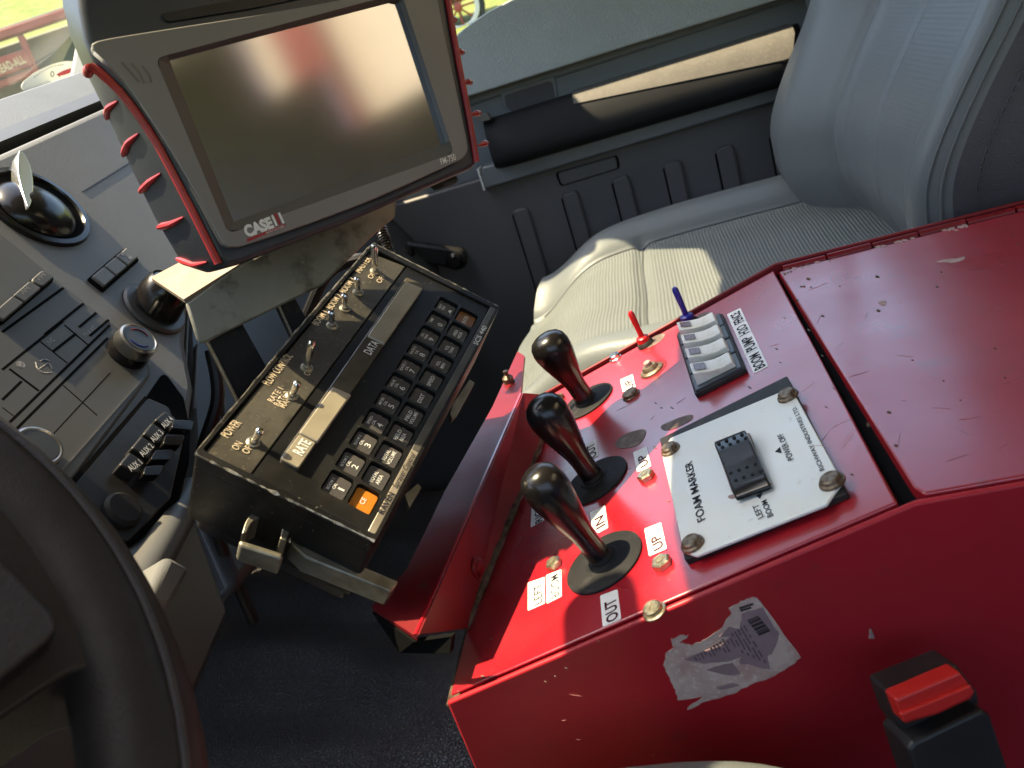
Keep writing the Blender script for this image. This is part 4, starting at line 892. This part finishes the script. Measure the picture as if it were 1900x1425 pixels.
for i in range(17):
    t = i / 16; a = V((1015 - 520 * t, 430 + 330 * t)); d = V((.50, .86)); L = (540 - 60 * i if i < 5 else 300 - 14 * i) * .9
    L = max(L, 70); q0, q1 = a + d * 20, a + d * L
    k = max(3, int(L / 40))
    for j in range(k):
        if rnd.random() < .15: continue
        s0, s1 = q0 + (q1 - q0) * j / k, q0 + (q1 - q0) * (j + .82) / k; n_ = V((6, -3.5))
        m_.prism(SF, SF.pxs(z3([s0 - n_, s1 - n_, s1 + n_, s0 + n_])), .0004, .0009)
mk('printed_line', m_, PRINTINK, tl)
m_ = MB()
for i, wdt in enumerate((10, 16, 7, 20, 8, 22, 9, 14, 18, 8)):
    x0, y0 = 1060 + i * 13.5, 395 + i * 17; m_.prism(SF, SF.pxs(z3([(x0, y0), (x0 + 118, y0 - 52), (x0 + 118 + wdt * .45, y0 - 52 + wdt * .7), (x0 + wdt * .45, y0 + wdt * .7)])), .0005, .0010)
m_.prism(SF, SF.pxs(z3([(975, 262), (1120, 215), (1130, 232), (985, 282)])), .0002, .0006); m_.prism(SF, SF.pxs(z3([(985, 290), (1100, 255), (1108, 270), (995, 306)])), .0002, .0006)
mk('barcode', m_, PRINTBLK, tl)
m_ = MB(); m_.prism(SF, SF.pxs([(1613, 1166), (1617, 1168), (1623, 1184), (1612, 1184)]), -.0003, .0004); mk('paint_nick', m_, PRIMER, body)
# folded tray between console and controller
FZ = ZF + .036
sN, sF = PF.at(*PF.px(866, 1171), .0015), PF.at(*PF.px(1040, 741), .0015); fN, fF = onz(770, 1180, FZ), onz(966, 732, FZ); fN.z = fF.z = FZ
lips = [onz(x, y, FZ) for x, y in ((689, 1126), (754, 1058), (826, 910), (914, 754), (960, 652), (973, 660))]
m_ = MB(); m_.face([sN, sF, fF, fN]); m_.face([fN, fF] + lips[::-1]); tray = mk('folded_tray', m_, REDWORNSHADE, con, smooth=False)
so_ = tray.modifiers.new('thickness', 'SOLIDIFY'); so_.thickness = .0028; so_.offset = -1
m_ = MB(); m_.tube([fN + V((0, -.0004, 0)), fF + V((0, -.0004, 0))], .0014, 6); mk('fold_edge', m_, RED, tray)
m_ = MB(); q = (sN * .62 + fN * .38) * .66 + (sF * .62 + fF * .38) * .34; nn = (sF - sN).cross(fN - sN).normalized(); nn = -nn if nn.dot(q) > 0 else nn
q = hit(885, 1053, sN, nn); m_.lathe(q, nn, [(.0062, 0), (.0060, .0008), (.0046, .0012), (.0044, .0028), (.003, .0034), (0, .0034)], 20); mk('screw', m_, REDWORNSHADE, tray)
m_ = MB(); q = onz(943, 705, FZ + .002); m_.lathe(q, (0, 0, 1), [(.0045, -.002), (.0045, .002), (.002, .0045), (.002, .008), (0, .008)], 12); mk('screw', m_, RUSTB, tray)
UF = Fr(fN + V((0, 0, -.012)), (fF - fN), (0, -.1, 1))
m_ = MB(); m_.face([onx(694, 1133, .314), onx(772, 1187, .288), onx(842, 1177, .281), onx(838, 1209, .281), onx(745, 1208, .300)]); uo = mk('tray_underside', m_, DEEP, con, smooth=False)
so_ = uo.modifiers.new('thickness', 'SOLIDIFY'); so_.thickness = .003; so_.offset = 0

# ================================================================== sprayer controller
RU, RV = V((.95917, -.21934, .17861)), V((.0595, .7441, .6654))
RO = V((.815, .6250, -.3270)) * .372; RF = Fr(RO, RU, RV)
ctl = empty('spray_controller', RF.at(.11, -.05, -.07), 'dusty black spray controller with two rows of keys and chrome toggles', 'controller')
m_ = MB(); m_.tube([sN.lerp(sF, i / 24) + V((0, -.0008, .0016)) + V((rnd.uniform(-1, 1) * .0004, rnd.uniform(-1, 1) * .0004, 0)) for i in range(25)], [.0024 + rnd.uniform(-.0007, .0007) for i in range(25)], 6); mk('rusty_seam', m_, RUST, tray)
fq = RF.pxs([(366, 842), (690, 457), (923, 573), (694, 1003)])
cen = sum(fq, V((0, 0))) / 4
grow = [p + (p - cen).normalized() * .0022 for p in fq]
m_ = MB(); m_.prism(RF, rounded(grow, .003, 3), -.050, -.0072); m_.ring(RF, rounded(grow, .003, 3), rounded([p + (cen - p).normalized() * .0028 for p in fq], .002, 3), -.0075, .0012)
case = mk('case', m_, CASE, ctl, bevel=.0012)
m_ = MB(); m_.prism(RF, rounded([p + (cen - p).normalized() * .006 for p in grow], .004, 3), -.066, -.050); mk('rear_shell', m_, BLACK, ctl, bevel=.003)
def inq(pts): return RF.pxs(pts)
tq = inq([(379, 841), (686, 469), (752, 494), (465, 880)])
m_ = MB(); m_.prism(RF, tq, -.0075, .0); tp = mk('toggle_plate', m_, FACE, ctl, bevel=.0004)
for a_, b_ in (((366, 841), (688, 459)), ((366, 842), (694, 1002)), ((694, 456), (921, 572))):
    q0, q1 = RF.px(*a_), RF.px(*b_); rr_ = random.Random(a_[1]); pts = [q0.lerp(q1, i / 40) for i in range(41)]; o2 = [(p - cen).normalized() * .0013 for p in pts]
    m_ = MB(); m_.tube([RF.at(p.x + o.x, p.y + o.y, .0009) for p, o in zip(pts, o2)], [max(.00025, rr_.gauss(.00055, .0002)) for _ in pts], 5); mk('worn_edge', m_, WEDGE, case)
# keypad
KA0, KA1, KB0, KB1 = RF.px(627, 899), RF.px(828, 569), RF.px(680, 923), RF.px(863, 590)
NK = 11; pu = (KA1 - KA0) / 10; pb_ = ((KB0 - KA0) + (KB1 - KA1)) / 2
def ringcell(m_, cell, hole, h0, h1):
    c = sum(map(V, hole), V((0, 0))) / len(hole); out = []
    for p in hole:
        d = V(p) - c; best = None
        for i in range(4):
            a, b = V(cell[i]), V(cell[(i + 1) % 4]); e = b - a; den = d.x * e.y - d.y * e.x
            if abs(den) < 1e-12: continue
            t = ((a.x - c.x) * e.y - (a.y - c.y) * e.x) / den; s_ = ((a.x - c.x) * d.y - (a.y - c.y) * d.x) / den
            if t > 0 and -1e-6 <= s_ <= 1 + 1e-6 and (best is None or t < best): best = t
        out.append(c + d * best)
    for k in range(4):   # keep exact cell corners
        j = min(range(len(out)), key=lambda i: (out[i] - V(cell[k])).length); out[j] = V(cell[k])
    m_.ring(RF, out, hole, h0, h1)
kp = MB(); keyspec = []
def cellq(c): return [c - pu * .5 - pb_ * .5, c + pu * .5 - pb_ * .5, c + pu * .5 + pb_ * .5, c - pu * .5 + pb_ * .5]
for row, (c0_, c1_) in enumerate(((KA0, KA1), (KB0, KB1))):
    for i in range(NK):
        base = KA0 + pu * i + pb_ * row
        hole = rounded([base - pu * .445 - pb_ * .445, base + pu * .445 - pb_ * .445, base + pu * .445 + pb_ * .445, base - pu * .445 + pb_ * .445], .0022, 4)
        ringcell(kp, cellq(base), hole, -.0068, .0); keyspec.append((row, i, base))
# surround of the key field
f0, f1, f2, f3 = KA0 - pu * .5 - pb_ * .5, KA0 + pu * 10.5 - pb_ * .5, KA0 + pu * 10.5 + pb_ * 1.5, KA0 - pu * .5 + pb_ * 1.5
kq = inq([(468, 882), (755, 495), (906, 572), (680, 986)])
for poly in ([kq[0], kq[1], f1, f0], [kq[1], kq[2], f2, f1], [kq[2], kq[3], f3, f2], [kq[3], kq[0], f0, f3]): kp.prism(RF, poly, -.0068, .0)
pad = mk('keypad_plate', kp, FACE2, ctl)
AT = [('BOOM 1', 'CAL', '1'), ('BOOM 2', 'CAL', '2'), ('BOOM 3', 'CAL', '3'), ('SPEED', 'CAL', '4'), ('METER', 'CAL', '5'), ('VALVE', 'CAL', '6'), ('RATE 1', 'CAL', '7'), ('RATE 2', 'CAL', '8'), ('VOL', 'TANK', '9'), ('TIME', '', '0'), ('SELF', 'TEST', '^')]
BT = [('', 'CE', ''), ('TOTAL', 'AREA', ''), ('TOTAL', 'VOLUME', ''), ('FIELD', 'AREA', ''), ('FIELD', 'VOLUME', ''), ('DIST', '', ''), ('SPEED', '', ''), ('VOL', 'MIN', ''), ('VOL', 'TANK', ''), ('AREA', 'HOUR', ''), ('', 'ENTER', '')]
ul, bl = pu.length, pb_.length; ud, bd = pu.normalized(), pb_.normalized()
for row, i, base in keyspec:
    km = KEY if not (row == 1 and i in (0, 10)) else (KEYOR if i == 0 else KEYBR)
    q = rounded([base - pu * .415 - pb_ * .415, base + pu * .415 - pb_ * .415, base + pu * .415 + pb_ * .415, base - pu * .415 + pb_ * .415], .0020, 4)
    m_ = MB(); m_.prism(RF, q, -.0075, -.0022); ky = mk('key', m_, km, pad, bevel=.0006)
    m_ = MB(); tx = (AT if row == 0 else BT)[i]
    def line(s, off, hgt, wid):
        wd = min(wid, len(s) * hgt * .78); c = base + bd * off; text_into(m_, s, RF, c - ud * wd / 2, c + ud * wd / 2, hgt, -.0020, .008)
    if row == 0:
        if tx[0]: line(tx[0], -bl * .20, bl * .105, ul * .66)
        if tx[1]: line(tx[1], -bl * .03, bl * .105, ul * .5)
        if tx[2] == '^':
            c = base + bd * bl * .2; m_.prism(RF, [c - ud * ul * .12 + bd * bl * .08, c + ud * ul * .12 + bd * bl * .08, c - bd * bl * .06], -.0025, -.0020)
        else: line(tx[2], bl * .27, bl * .22, ul * .16 if tx[2] != '1' else ul * .07)
    else:
        if tx[0] and tx[1]: line(tx[0], -bl * .03, bl * .14, ul * .62); line(tx[1], bl * .18, bl * .14, ul * .62)
        elif tx[0]: line(tx[0], bl * .07, bl * .16, ul * .64)
        else: line(tx[1], bl * .07, bl * .17, ul * .30 if i == 0 else ul * .5)
    mk('lettering', m_, WHITE if (row == 0 or i) else WHITE, ky, fix=False)
# readout window
m_ = MB(); m_.prism(RF, rounded(inq([(517, 857), (552, 877), (786, 535), (752, 520)]), .002), -.001, .0030); win = mk('readout_window', m_, DISPD, ctl, bevel=.0007)
for q in ([(555, 803), (590, 821), (652, 733), (617, 718)], [(682, 623), (713, 639), (785, 536), (752, 523)]):
    m_ = MB(); m_.prism(RF, rounded(RF.pxs(q, .004), .001), .002, .0046); mk('readout', m_, DISP, win, bevel=.0008)
m_ = MB(); m_.prism(RF, rounded(RF.pxs([(522, 851), (554, 869), (586, 822), (555, 806)], .003), .001), .002, .0034); mk('name_block', m_, DISP, win, bevel=.0004)
m_ = MB(); text_px(m_, 'RATE', RF, (560, 846), (578, 821), .0052, .0037, .02); mk('lettering', m_, WHITE, win, fix=False); m_ = MB(); text_px(m_, 'DATA', RF, (688, 659), (704, 637), .0048, .0034, .01); mk('lettering', m_, WHITE, win, fix=False)
# toggles
for bx, by, tx, ty, r in ((470, 821, 484, 797, .0020), (541, 735, 553, 709, .0020), (569, 683, 580, 632, .0023), (616, 605, 615, 577, .0020), (640, 573, 640, 545, .0020), (664, 543, 663, 514, .0020), (696, 504, 694, 452, .0023)):
    q = RF.px(bx, by); B = RF.at(q.x, q.y, 0); T = hit(tx, ty, B, RF.u); ax = (T - B).normalized(); L = (T - B).length
    m_ = MB(); m_.lathe(B, ax, [(r * .75, 0), (r * .8, L * .3), (r, L * .8), (r * .95, L * .92), (r * .6, L * .99), (0, L)], 18); tg = mk('toggle_switch', m_, CHROME, ctl)
    m_ = MB(); m_.lathe(B - RF.n * .0004, RF.n, [(.0036, 0), (.0034, .0010), (.0024, .0016), (.0022, .0028), (0, .0030)], 18); mk('bushing', m_, RAWST, tg)

for s, a, b, hgt in (('POWER', (423, 813), (449, 785), .0046), ('ON', (441, 836), (451, 823), .0036), ('OFF', (460, 843), (472, 827), .0036), ('FLOW CONTROL', (500, 716), (544, 661), .0046), ('RATE 1', (506, 747), (526, 722), .0032), ('RATE 2', (517, 754), (538, 730), .0032), ('MAN', (528, 758), (541, 741), .0032),
                     ('OFF', (573, 698), (582, 686), .0034), ('BOOM 1', (590, 605), (609, 580), .0042), ('BOOM 2', (616, 575), (635, 549), .0042), ('BOOM 3', (640, 545), (660, 519), .0042), ('MASTER', (668, 507), (690, 480), .0046), ('ON', (690, 518), (699, 506), .0034), ('OFF', (706, 526), (716, 512), .0034)):
    m_ = MB(); text_px(m_, s, RF, a, b, hgt, .0004, .012); mk('lettering', m_, CREAMPR, tp, fix=False)
# brand strip along the lower edge
m_ = MB(); m_.prism(RF, inq([(682, 987), (695, 994), (776, 842), (763, 835)]), -.007, .0012); bs = mk('brand_strip', m_, SILVER, ctl, bevel=.0003)
m_ = MB(); m_.prism(RF, inq([(763.4, 834.2), (776.4, 841.2), (923, 577), (909, 571)]), -.007, .0012); bs2 = mk('brand_strip', m_, STRIPDK, ctl, bevel=.0003)
m_ = MB(); text_px(m_, 'RAVEN', RF, (712, 955), (733, 917), .0034, .0016, .02); mk('lettering', m_, INK, bs, fix=False); m_ = MB(); text_px(m_, 'Sprayer Control', RF, (737, 907), (772, 843), .0030, .0016, .01, .25); mk('lettering', m_, INK, bs, fix=False)
m_ = MB(); text_px(m_, 'SCS 440', RF, (886, 641), (904, 607), .0032, .0016, .01); mk('lettering', m_, WHITE, bs2, fix=False)
# case end clips and cable box seen behind the lower edge
m_ = MB(); h_ = -.03; m_.prism(RF, RF.pxs([(838, 756), (868, 712), (877, 718), (848, 772), (836, 786), (832, 776)], h_), h_, h_ + .004); mk('case_clip', m_, RAWST, ctl)
m_ = MB(); m_.prism(RF, RF.pxs([(748, 925), (772, 905), (778, 912), (756, 950)], h_), h_, h_ + .004); mk('case_clip', m_, RAWST, ctl)
# mounting strap and thumb loop at the near end
h_ = -.028
m_ = MB(); m_.prism(RF, RF.pxs([(538, 986), (558, 993), (650, 1040), (740, 1078), (726, 1099), (640, 1064), (566, 1034), (540, 1008)], h_), h_ - .014, h_); strap = mk('mounting_strap', m_, RAWST, ctl, bevel=.001)
m_ = MB(); outer = spline(RF.pxs([(446, 1003), (455, 977), (472, 962), (496, 958), (520, 970), (534, 990), (528, 1016)], h_), 6); inner = spline(RF.pxs([(455, 1000), (464, 983), (478, 973), (496, 970), (512, 980), (520, 994), (516, 1012)], h_), 6)
m_.prism(RF, outer + inner[::-1], h_ - .012, h_ + .006); mk('thumb_loop', m_, RAWST, ctl, bevel=.0012)
m_ = MB(); m_.prism(RF, RF.pxs([(444, 1000), (527, 1026), (524, 1040), (444, 1012)], h_ + .006), h_ - .008, h_ + .006); mk('thumb_bar', m_, RAWST, ctl, bevel=.0014)
m_ = MB(); q = RF.px(541, 996, h_); m_.lathe(RF.at(q.x, q.y, h_), RF.n, [(.0024, -.002), (.0022, .002), (0, .003)], 12); mk('strap_rivet', m_, CHROME, strap)

# ================================================================== monitor
def quadpose(q, s):
    r = [ray(*p) for p in q]; Mx = Matrix((r[1], -r[2], r[3])).transposed(); k = Mx.inverted() @ r[0]
    P = [r[0], r[1] * k[0], r[2] * k[1], r[3] * k[2]]; return [p * s for p in P]
SCQ = [(432, 412), (824, 267), (737, 4), (313, 114)]
MP = quadpose(SCQ, .398); MF = Fr(MP[0], MP[1] - MP[0], MP[3] - MP[0])
mon = empty('display_monitor', MF.at(.07, -.02, -.03), 'black display monitor with red ribbed grips and a blank reflecting screen', 'monitor')
sq = MF.pxs(SCQ)
def ringpoly(m_, outer, inner, ho, hi, hb=None, n=120, c=None):
    c = c or sum(map(V, inner), V((0, 0))) / len(inner)
    def cast(poly, ang):
        d = V((math.cos(ang), math.sin(ang))); best = 0
        for i in range(len(poly)):
            a, b = V(poly[i]), V(poly[(i + 1) % len(poly)]); e = b - a; den = d.x * e.y - d.y * e.x
            if abs(den) < 1e-12: continue
            t = ((a.x - c.x) * e.y - (a.y - c.y) * e.x) / den; s_ = ((a.x - c.x) * d.y - (a.y - c.y) * d.x) / den
            if t > 0 and -1e-6 <= s_ <= 1 + 1e-6: best = max(best, t)
        return c + d * best
    angs = sorted([2 * math.pi * i / n for i in range(n)] + [math.atan2((V(p) - c).y, (V(p) - c).x) % (2 * math.pi) for p in list(inner)])
    O = [cast(outer, a) for a in angs]; I = [cast(inner, a) for a in angs]; n = len(angs)
    A = [m_.bm.verts.new(MF.at(*p, ho)) for p in O]; B = [m_.bm.verts.new(MF.at(*p, hi)) for p in I]; Z = [m_.bm.verts.new(MF.at(*p, hb)) for p in O] if hb is not None else None
    for i in range(n):
        j = (i + 1) % n; m_.bm.faces.new((A[i], A[j], B[j], B[i]))
        if Z: m_.bm.faces.new((Z[i], Z[j], A[j], A[i]))
FL = [(142, -40), (150, 20), (160, 78), (176, 116), (228, 170), (284, 248), (348, 366), (402, 478), (418, 497), (450, 489), (640, 416), (876, 314), (892, 297), (889, 264), (862, 140), (836, 20), (826, -50), (500, -110)]
BLp = [(112, -40), (117, 14), (132, 62), (160, 124), (196, 210), (238, 305), (285, 405), (328, 477), (350, 497)]
F2 = MF.pxs(FL, .002); B2 = [MF.px(x, y, -.045) for x, y in BLp] 
m_ = MB(); bk2 = []
for i, p in enumerate(F2):
    if i < 9: bk2.append(B2[i])
    elif i == 9: bk2.append(MF.px(400, 503, -.045))
    else: bk2.append(p + (V((sq[0].x + .08, sq[0].y + .05)) - p).normalized() * .006)
mid = [a.lerp(b, .45) + ((a - V((sq[0].x + .08, sq[0].y + .05))).normalized() * (.0035 if i < 9 else 0)) for i, (a, b) in enumerate(zip(F2, bk2))]
L3 = [[m_.bm.verts.new(MF.at(*p, h)) for p in loop] for loop, h in ((F2, .002), (mid, -.020), (bk2, -.045))]; n = len(F2)
for a, b in ((0, 1), (1, 2)):
    for i in range(n): m_.bm.faces.new((L3[a][i], L3[a][(i + 1) % n], L3[b][(i + 1) % n], L3[b][i]))
m_.bm.faces.new(L3[0]); m_.bm.faces.new(L3[2][::-1]); shell = mk('shell', m_, MSHELL, mon, bevel=.003, seg=3, ang=50)
m_ = MB(); m_.prism(MF, MF.pxs([(430, 250), (470, 330), (640, 300), (740, 240), (660, 60), (420, 110)], -.045), -.068, -.045); mk('rear_housing', m_, BLACK, mon, bevel=.006)
bz = [(170, 82), (200, 72), (330, 51), (500, 24), (660, -5), (800, -32), (808, -20), (816, 20), (840, 138), (866, 262), (866, 282), (858, 294), (845, 301), (697, 368), (560, 420), (470, 450), (432, 461), (420, 456), (408, 444), (345, 326), (276, 216), (221, 139), (172, 92)]
srd = MF.pxs([(424, 434), (842, 284), (745, -14), (288, 108)], .0075)
m_ = MB(); ringpoly(m_, spline(MF.pxs(bz, .007), 3, True), rounded(srd, .004, 4), .0075, .0075, .0015); bez = mk('bezel', m_, MBEZEL, mon, bevel=.0012, ang=30)
m_ = MB(); ringpoly(m_, rounded(srd, .004, 4), sq, .0074, .0020); mk('screen_surround', m_, MBEZIN, mon, ang=30)
m_ = MB(); m_.prism(MF, [p + (sum(sq, V((0, 0))) / 4 - p) * -.006 for p in sq], -.001, .0021); mk('screen', m_, SCREEN, mon)
for pts in ([(166, 122), (186, 136), (228, 176), (284, 254), (346, 370), (398, 474), (405, 489)], [(826, -30), (846, 90), (866, 196), (880, 276), (884, 300)]):
    m_ = MB(); m_.tube(spline([MF.at(*MF.px(x, y, .003), .003) for x, y in pts], 6), .0019, 8); mk('red_piping', m_, MRED, shell)
m_ = MB(); q = MF.px(166, 124, .002); m_.lathe(MF.at(q.x, q.y, -.008), MF.n, [(.0022, 0), (.0024, .005), (.0018, .009), (0, .010)], 14); mk('piping_end', m_, MRED, shell)
cc_ = V((sq[0].x + .08, sq[0].y + .05))
for s_ in (4.10, 4.82, 5.50, 6.22, 7.10):
    k0 = int(s_); f_ = s_ - k0; lp_ = lambda L: L[k0].lerp(L[k0 + 1], f_)
    pb0, pm0, pf0 = lp_(bk2), lp_(mid), lp_(F2); pts = []
    for i in range(11):
        t = i / 10 * .78; q = pb0.lerp(pm0, t / .5) if t < .5 else pm0.lerp(pf0, (t - .5) / .5); h = -.045 + .025 * t / .5 if t < .5 else -.020 + .022 * (t - .5) / .5
        q = q + (q - cc_).normalized() * .0006; pts.append(MF.at(q.x, q.y, h))
    m_ = MB(); m_.tube(pts, [.0010, .0015, .0018, .0019, .0018, .0017, .0016, .0014, .0011, .0008, .0004], 8); mk('grip_rib', m_, MRED, shell)
for x, y in ((838, 36), (852, 97), (867, 153), (883, 211), (897, 267)):
    p = MF.px(x, y, -.004); q = MF.at(p.x, p.y, -.004); m_ = MB(); m_.tube([q - MF.u * .006 + MF.n * .003, q - MF.u * .001 + MF.n * .002, q + MF.u * .004 - MF.n * .003], [.0005, .0019, .0018], 8); mk('grip_rib', m_, MRED, shell)
m_ = MB(); p0, p1 = (457, 441), (515, 419)
text_px(m_, 'CASE', MF, (458, 440), (509, 421), .0056, .0080, .055)
for x in (512, 524.5): a = MF.px(x, 419.5 - (x - 512) * .375, .008); m_.prism(MF, [a, a + V((.0011, 0)), a + V((.0011, .0056)), a + V((0, .0056))], .0075, .0080)
lg = mk('logo', m_, WHITE, bez, fix=False)
m_ = MB(); a = MF.px(518, 417.5, .008); m_.prism(MF, [a, a + V((.0012, 0)), a + V((.0012, .0060)), a + V((0, .0060))], .0075, .0080)
m_.prism(MF, MF.pxs([(458, 443), (529, 415), (529.5, 420), (458.5, 449)], .008), .0075, .0079); mk('logo_bar', m_, MRED, lg)
m_ = MB(); text_px(m_, 'AGRICULTURE', MF, (494, 434), (528, 421), .0010, .0082, .0); mk('lettering', m_, WHITE, lg, fix=False)
m_ = MB(); text_px(m_, 'FM-750', MF, (819, 306), (847, 296), .0034, .0080, .008, .15); mk('lettering', m_, WHITE, bez, fix=False)
for pts in ([(226, 115), (240, 131), (259, 152)], [(244, 117), (258, 133), (268, 155)], [(264, 122), (276, 140), (280, 153)]):
    m_ = MB(); m_.tube([MF.at(*MF.px(x, y, .0075), .0074) for x, y in pts], .0006, 6); mk('scratch_mark', m_, MBEZIN, bez)
m_ = MB(); m_.prism(MF, rounded(MF.pxs([(296, 26), (470, -6), (620, -32), (640, -20), (470, 16), (310, 42)], .003), .004), -.002, .0035); mk('top_recess', m_, BLACK, mon, bevel=.001)
m_ = MB(); m_.prism(MF, spline(MF.pxs([(818, 336), (840, 326), (850, 330), (846, 340), (826, 345)], -.006), 4, True), -.02, -.006); mk('bottom_latch', m_, BLACK, mon, bevel=.001)

# galvanised mount behind and below the monitor
mnt = empty('monitor_mount', MF.at(.03, -.09, -.08), 'dull galvanised steel bracket plate under the monitor on thin legs', 'mount bracket')
MG = -.100
def MQ(pts, h): return [MF.at(*MF.px(x, y, h), h) for x, y in pts]
m_ = MB(); m_.prism(MF, MF.pxs([(345, 563), (430, 500), (560, 430), (700, 360), (738, 352), (734, 402), (690, 440), (600, 529), (375, 639), (366, 630)], MG), MG - .004, MG); mp = mk('front_plate', m_, GALV, mnt, bevel=.0015)
fl = MQ([(345, 563), (470, 484)], MG - .001) + MQ([(405, 458), (284, 522)], MG - .05)
m_ = MB(); m_.face(fl); flo = mk('top_flange', m_, mat('pale_worn_flange', (.27, .20, .135), .5, metal=.1, spec=.3, var=[(60, (.22, .21, .18), .5, .7), (200, (.30, .19, .11), .62, .74)]), mp, smooth=False)  # beige tone puts the sunlight on the steel into its colour
so_ = flo.modifiers.new('thickness', 'SOLIDIFY'); so_.thickness = .003; so_.offset = -1
for pts in ([(384, 632), (450, 600), (545, 770), (470, 800)], [(516, 566), (548, 552), (650, 740), (606, 760)]):
    m_ = MB(); m_.prism(MF, MF.pxs(pts, MG - .02), MG - .03, MG - .02); lg_ = mk('leg', m_, BLACKMAT, mnt, bevel=.001)
    a, b = MF.px(*pts[0], MG - .02), MF.px(*pts[3], MG - .02); m_ = MB(); m_.tube([MF.at(a.x, a.y, MG - .0195), MF.at(b.x, b.y, MG - .0195)], .0010, 6); mk('lit_edge_line', m_, RAWST, lg_)  # pale line draws in the lit edge of the leg
# coiled cable
m_ = MB(); p0, p1 = ray(690, 372) * .60, ray(722, 476) * .58; pts = []
ax = (p1 - p0).normalized(); a = ax.orthogonal().normalized(); b = ax.cross(a); L = (p1 - p0).length
for i in range(401):
    t = i / 400; pts.append(p0 + ax * L * t + (a * math.cos(t * 2 * math.pi * 22) + b * math.sin(t * 2 * math.pi * 22)) * .0042)
m_.tube(pts, .0010, 6); tag(mk('coiled_cable', m_, BLACKSH, None), 'thin black coiled cable hanging behind the tallest toggle', 'cable')

for k_, (lab, pts_) in enumerate((('thick black cable sagging behind the controller below the mount plate', [(560, 610, .62), (600, 520, .60), (640, 488, .60), (690, 480, .60), (740, 500, .62)]),
        ('black wiring loom dropping beside the controller into the dark footwell', [(392, 650, .60), (404, 740, .60), (372, 870, .60), (410, 1010, .62), (470, 1150, .66)]))):
    m_ = MB(); m_.tube(spline([ray(x, y) * t for x, y, t in pts_], 10), (.0045, .0050)[k_], 10); tag(mk('wiring_cable', m_, BLACK, None), lab, 'cable', 'wiring around the controller')
# ================================================================== steering wheel
SWC = V((.0324, .2821, -.0367)); SW = Fr(SWC, (1, 0, 0), (0, .707, .707))
whl = empty('steering_wheel', SWC, 'dark brown leather steering wheel, out of focus at the near corner', 'steering wheel')
RR, RT = .190, .0165
m_ = MB(); m_.tube([SW.at(RR * math.cos(2 * math.pi * i / 96), RR * math.sin(2 * math.pi * i / 96), 0) for i in range(96)], RT, 20, closed=True); mk('rim', m_, WHEELM, whl)
m_ = MB(); m_.tube([SW.at((RR + .006) * math.cos(2 * math.pi * i / 96), (RR + .006) * math.sin(2 * math.pi * i / 96), .0158) for i in range(96)], .0012, 6, closed=True); mk('rim_seam', m_, WHEELH, whl)
m_ = MB(); m_.prism(SW, rounded(SW.pxs([(-260, 640), (-80, 745), (60, 862), (190, 1000), (262, 1130), (270, 1215), (235, 1262), (180, 1272), (118, 1285), (50, 1330), (-120, 1450), (-260, 1450)]), .012), -.02, .010); mk('spoke', m_, WHEELM, whl, bevel=.008, seg=4)
m_ = MB(); m_.prism(SW, rounded(SW.pxs([(-260, 930), (-60, 1010), (20, 1085), (92, 1160), (100, 1185), (86, 1205), (0, 1275), (-160, 1370), (-260, 1370)], .012), .008), .008, .017); mk('hub_pad', m_, WHEELH, whl, bevel=.004, seg=3)
m_ = MB(); m_.lathe(SW.at(0, 0, -.16), SW.n, [(.05, 0), (.05, .14), (.02, .15)], 20); mk('column', m_, DEEP, whl)

# ================================================================== driver seat edge and belt buckle
dsc = V((.06, -.12, -.42)); ds = empty('driver_seat', dsc, 'pale sunlit bolster of the driver seat at the bottom edge', 'seat')
tp_ = ray(1090, 1385) * .345
m_ = MB()
def dcush(a, b):
    th, ph = a * 2 * math.pi, (b - .5) * math.pi; sx = lambda v, e: math.copysign(abs(v) ** e, v)
    cx, cy, cz = .105, .20, .13
    return V((.152 + cx * sx(math.cos(ph), .5) * sx(math.cos(th), .7), tp_.y - .02 + cy * .6 * sx(math.cos(ph), .6) * sx(math.sin(th), .7), -.2515 - cz + cz * sx(math.sin(ph), .7)))
m_.grid(dcush, 60, 30, closed_u=True); bmesh.ops.remove_doubles(m_.bm, verts=m_.bm.verts[:], dist=.0005)
mk('cushion', m_, SEAT, ds, ang=180)
BO = ray(1745, 1310) * .285
BFm = Fr(BO, ray(1800, 1265) * .285 - ray(1670, 1318) * .285, -ray(1745, 1310).cross(V((1, 0, 0))).normalized() if False else MR[1] * -1 + V((0, 0, .2)))
buc = empty('belt_buckle', BO + V((0, 0, -.05)), 'black seat belt buckle with a bright red button', 'belt buckle')
def BQ(pts, h=0): return BFm.pxs(pts, h)
m_ = MB(); m_.prism(BFm, rounded(BQ([(1690, 1372), (1815, 1312), (1832, 1322), (1890, 1500), (1730, 1540), (1680, 1385)]), .002), -.018, .002); hb = mk('housing', m_, BLACK, buc, bevel=.002, seg=3)
m_ = MB(); m_.prism(BFm, rounded(BQ([(1652, 1290), (1782, 1238), (1822, 1290), (1826, 1315), (1690, 1376), (1672, 1350)], -.004), .002), -.022, -.006); mk('button_frame', m_, BLACK, buc, bevel=.0015)
q = BQ([(1660, 1297), (1780, 1246), (1809, 1284), (1800, 1297), (1740, 1325), (1678, 1343)], .0); 
m_ = MB(); m_.prism(BFm, rounded(q, .0012), -.008, .0005); bt = mk('release_button', m_, BUCKRED, buc, bevel=.0012, seg=3)
m_ = MB(); q2 = BQ([(1672, 1326), (1803, 1272), (1808, 1284), (1800, 1297), (1740, 1325), (1679, 1342)], .0025); m_.prism(BFm, rounded(q2, .0008), .0, .0022); mk('button_ridge', m_, BUCKRED, bt, bevel=.0008)
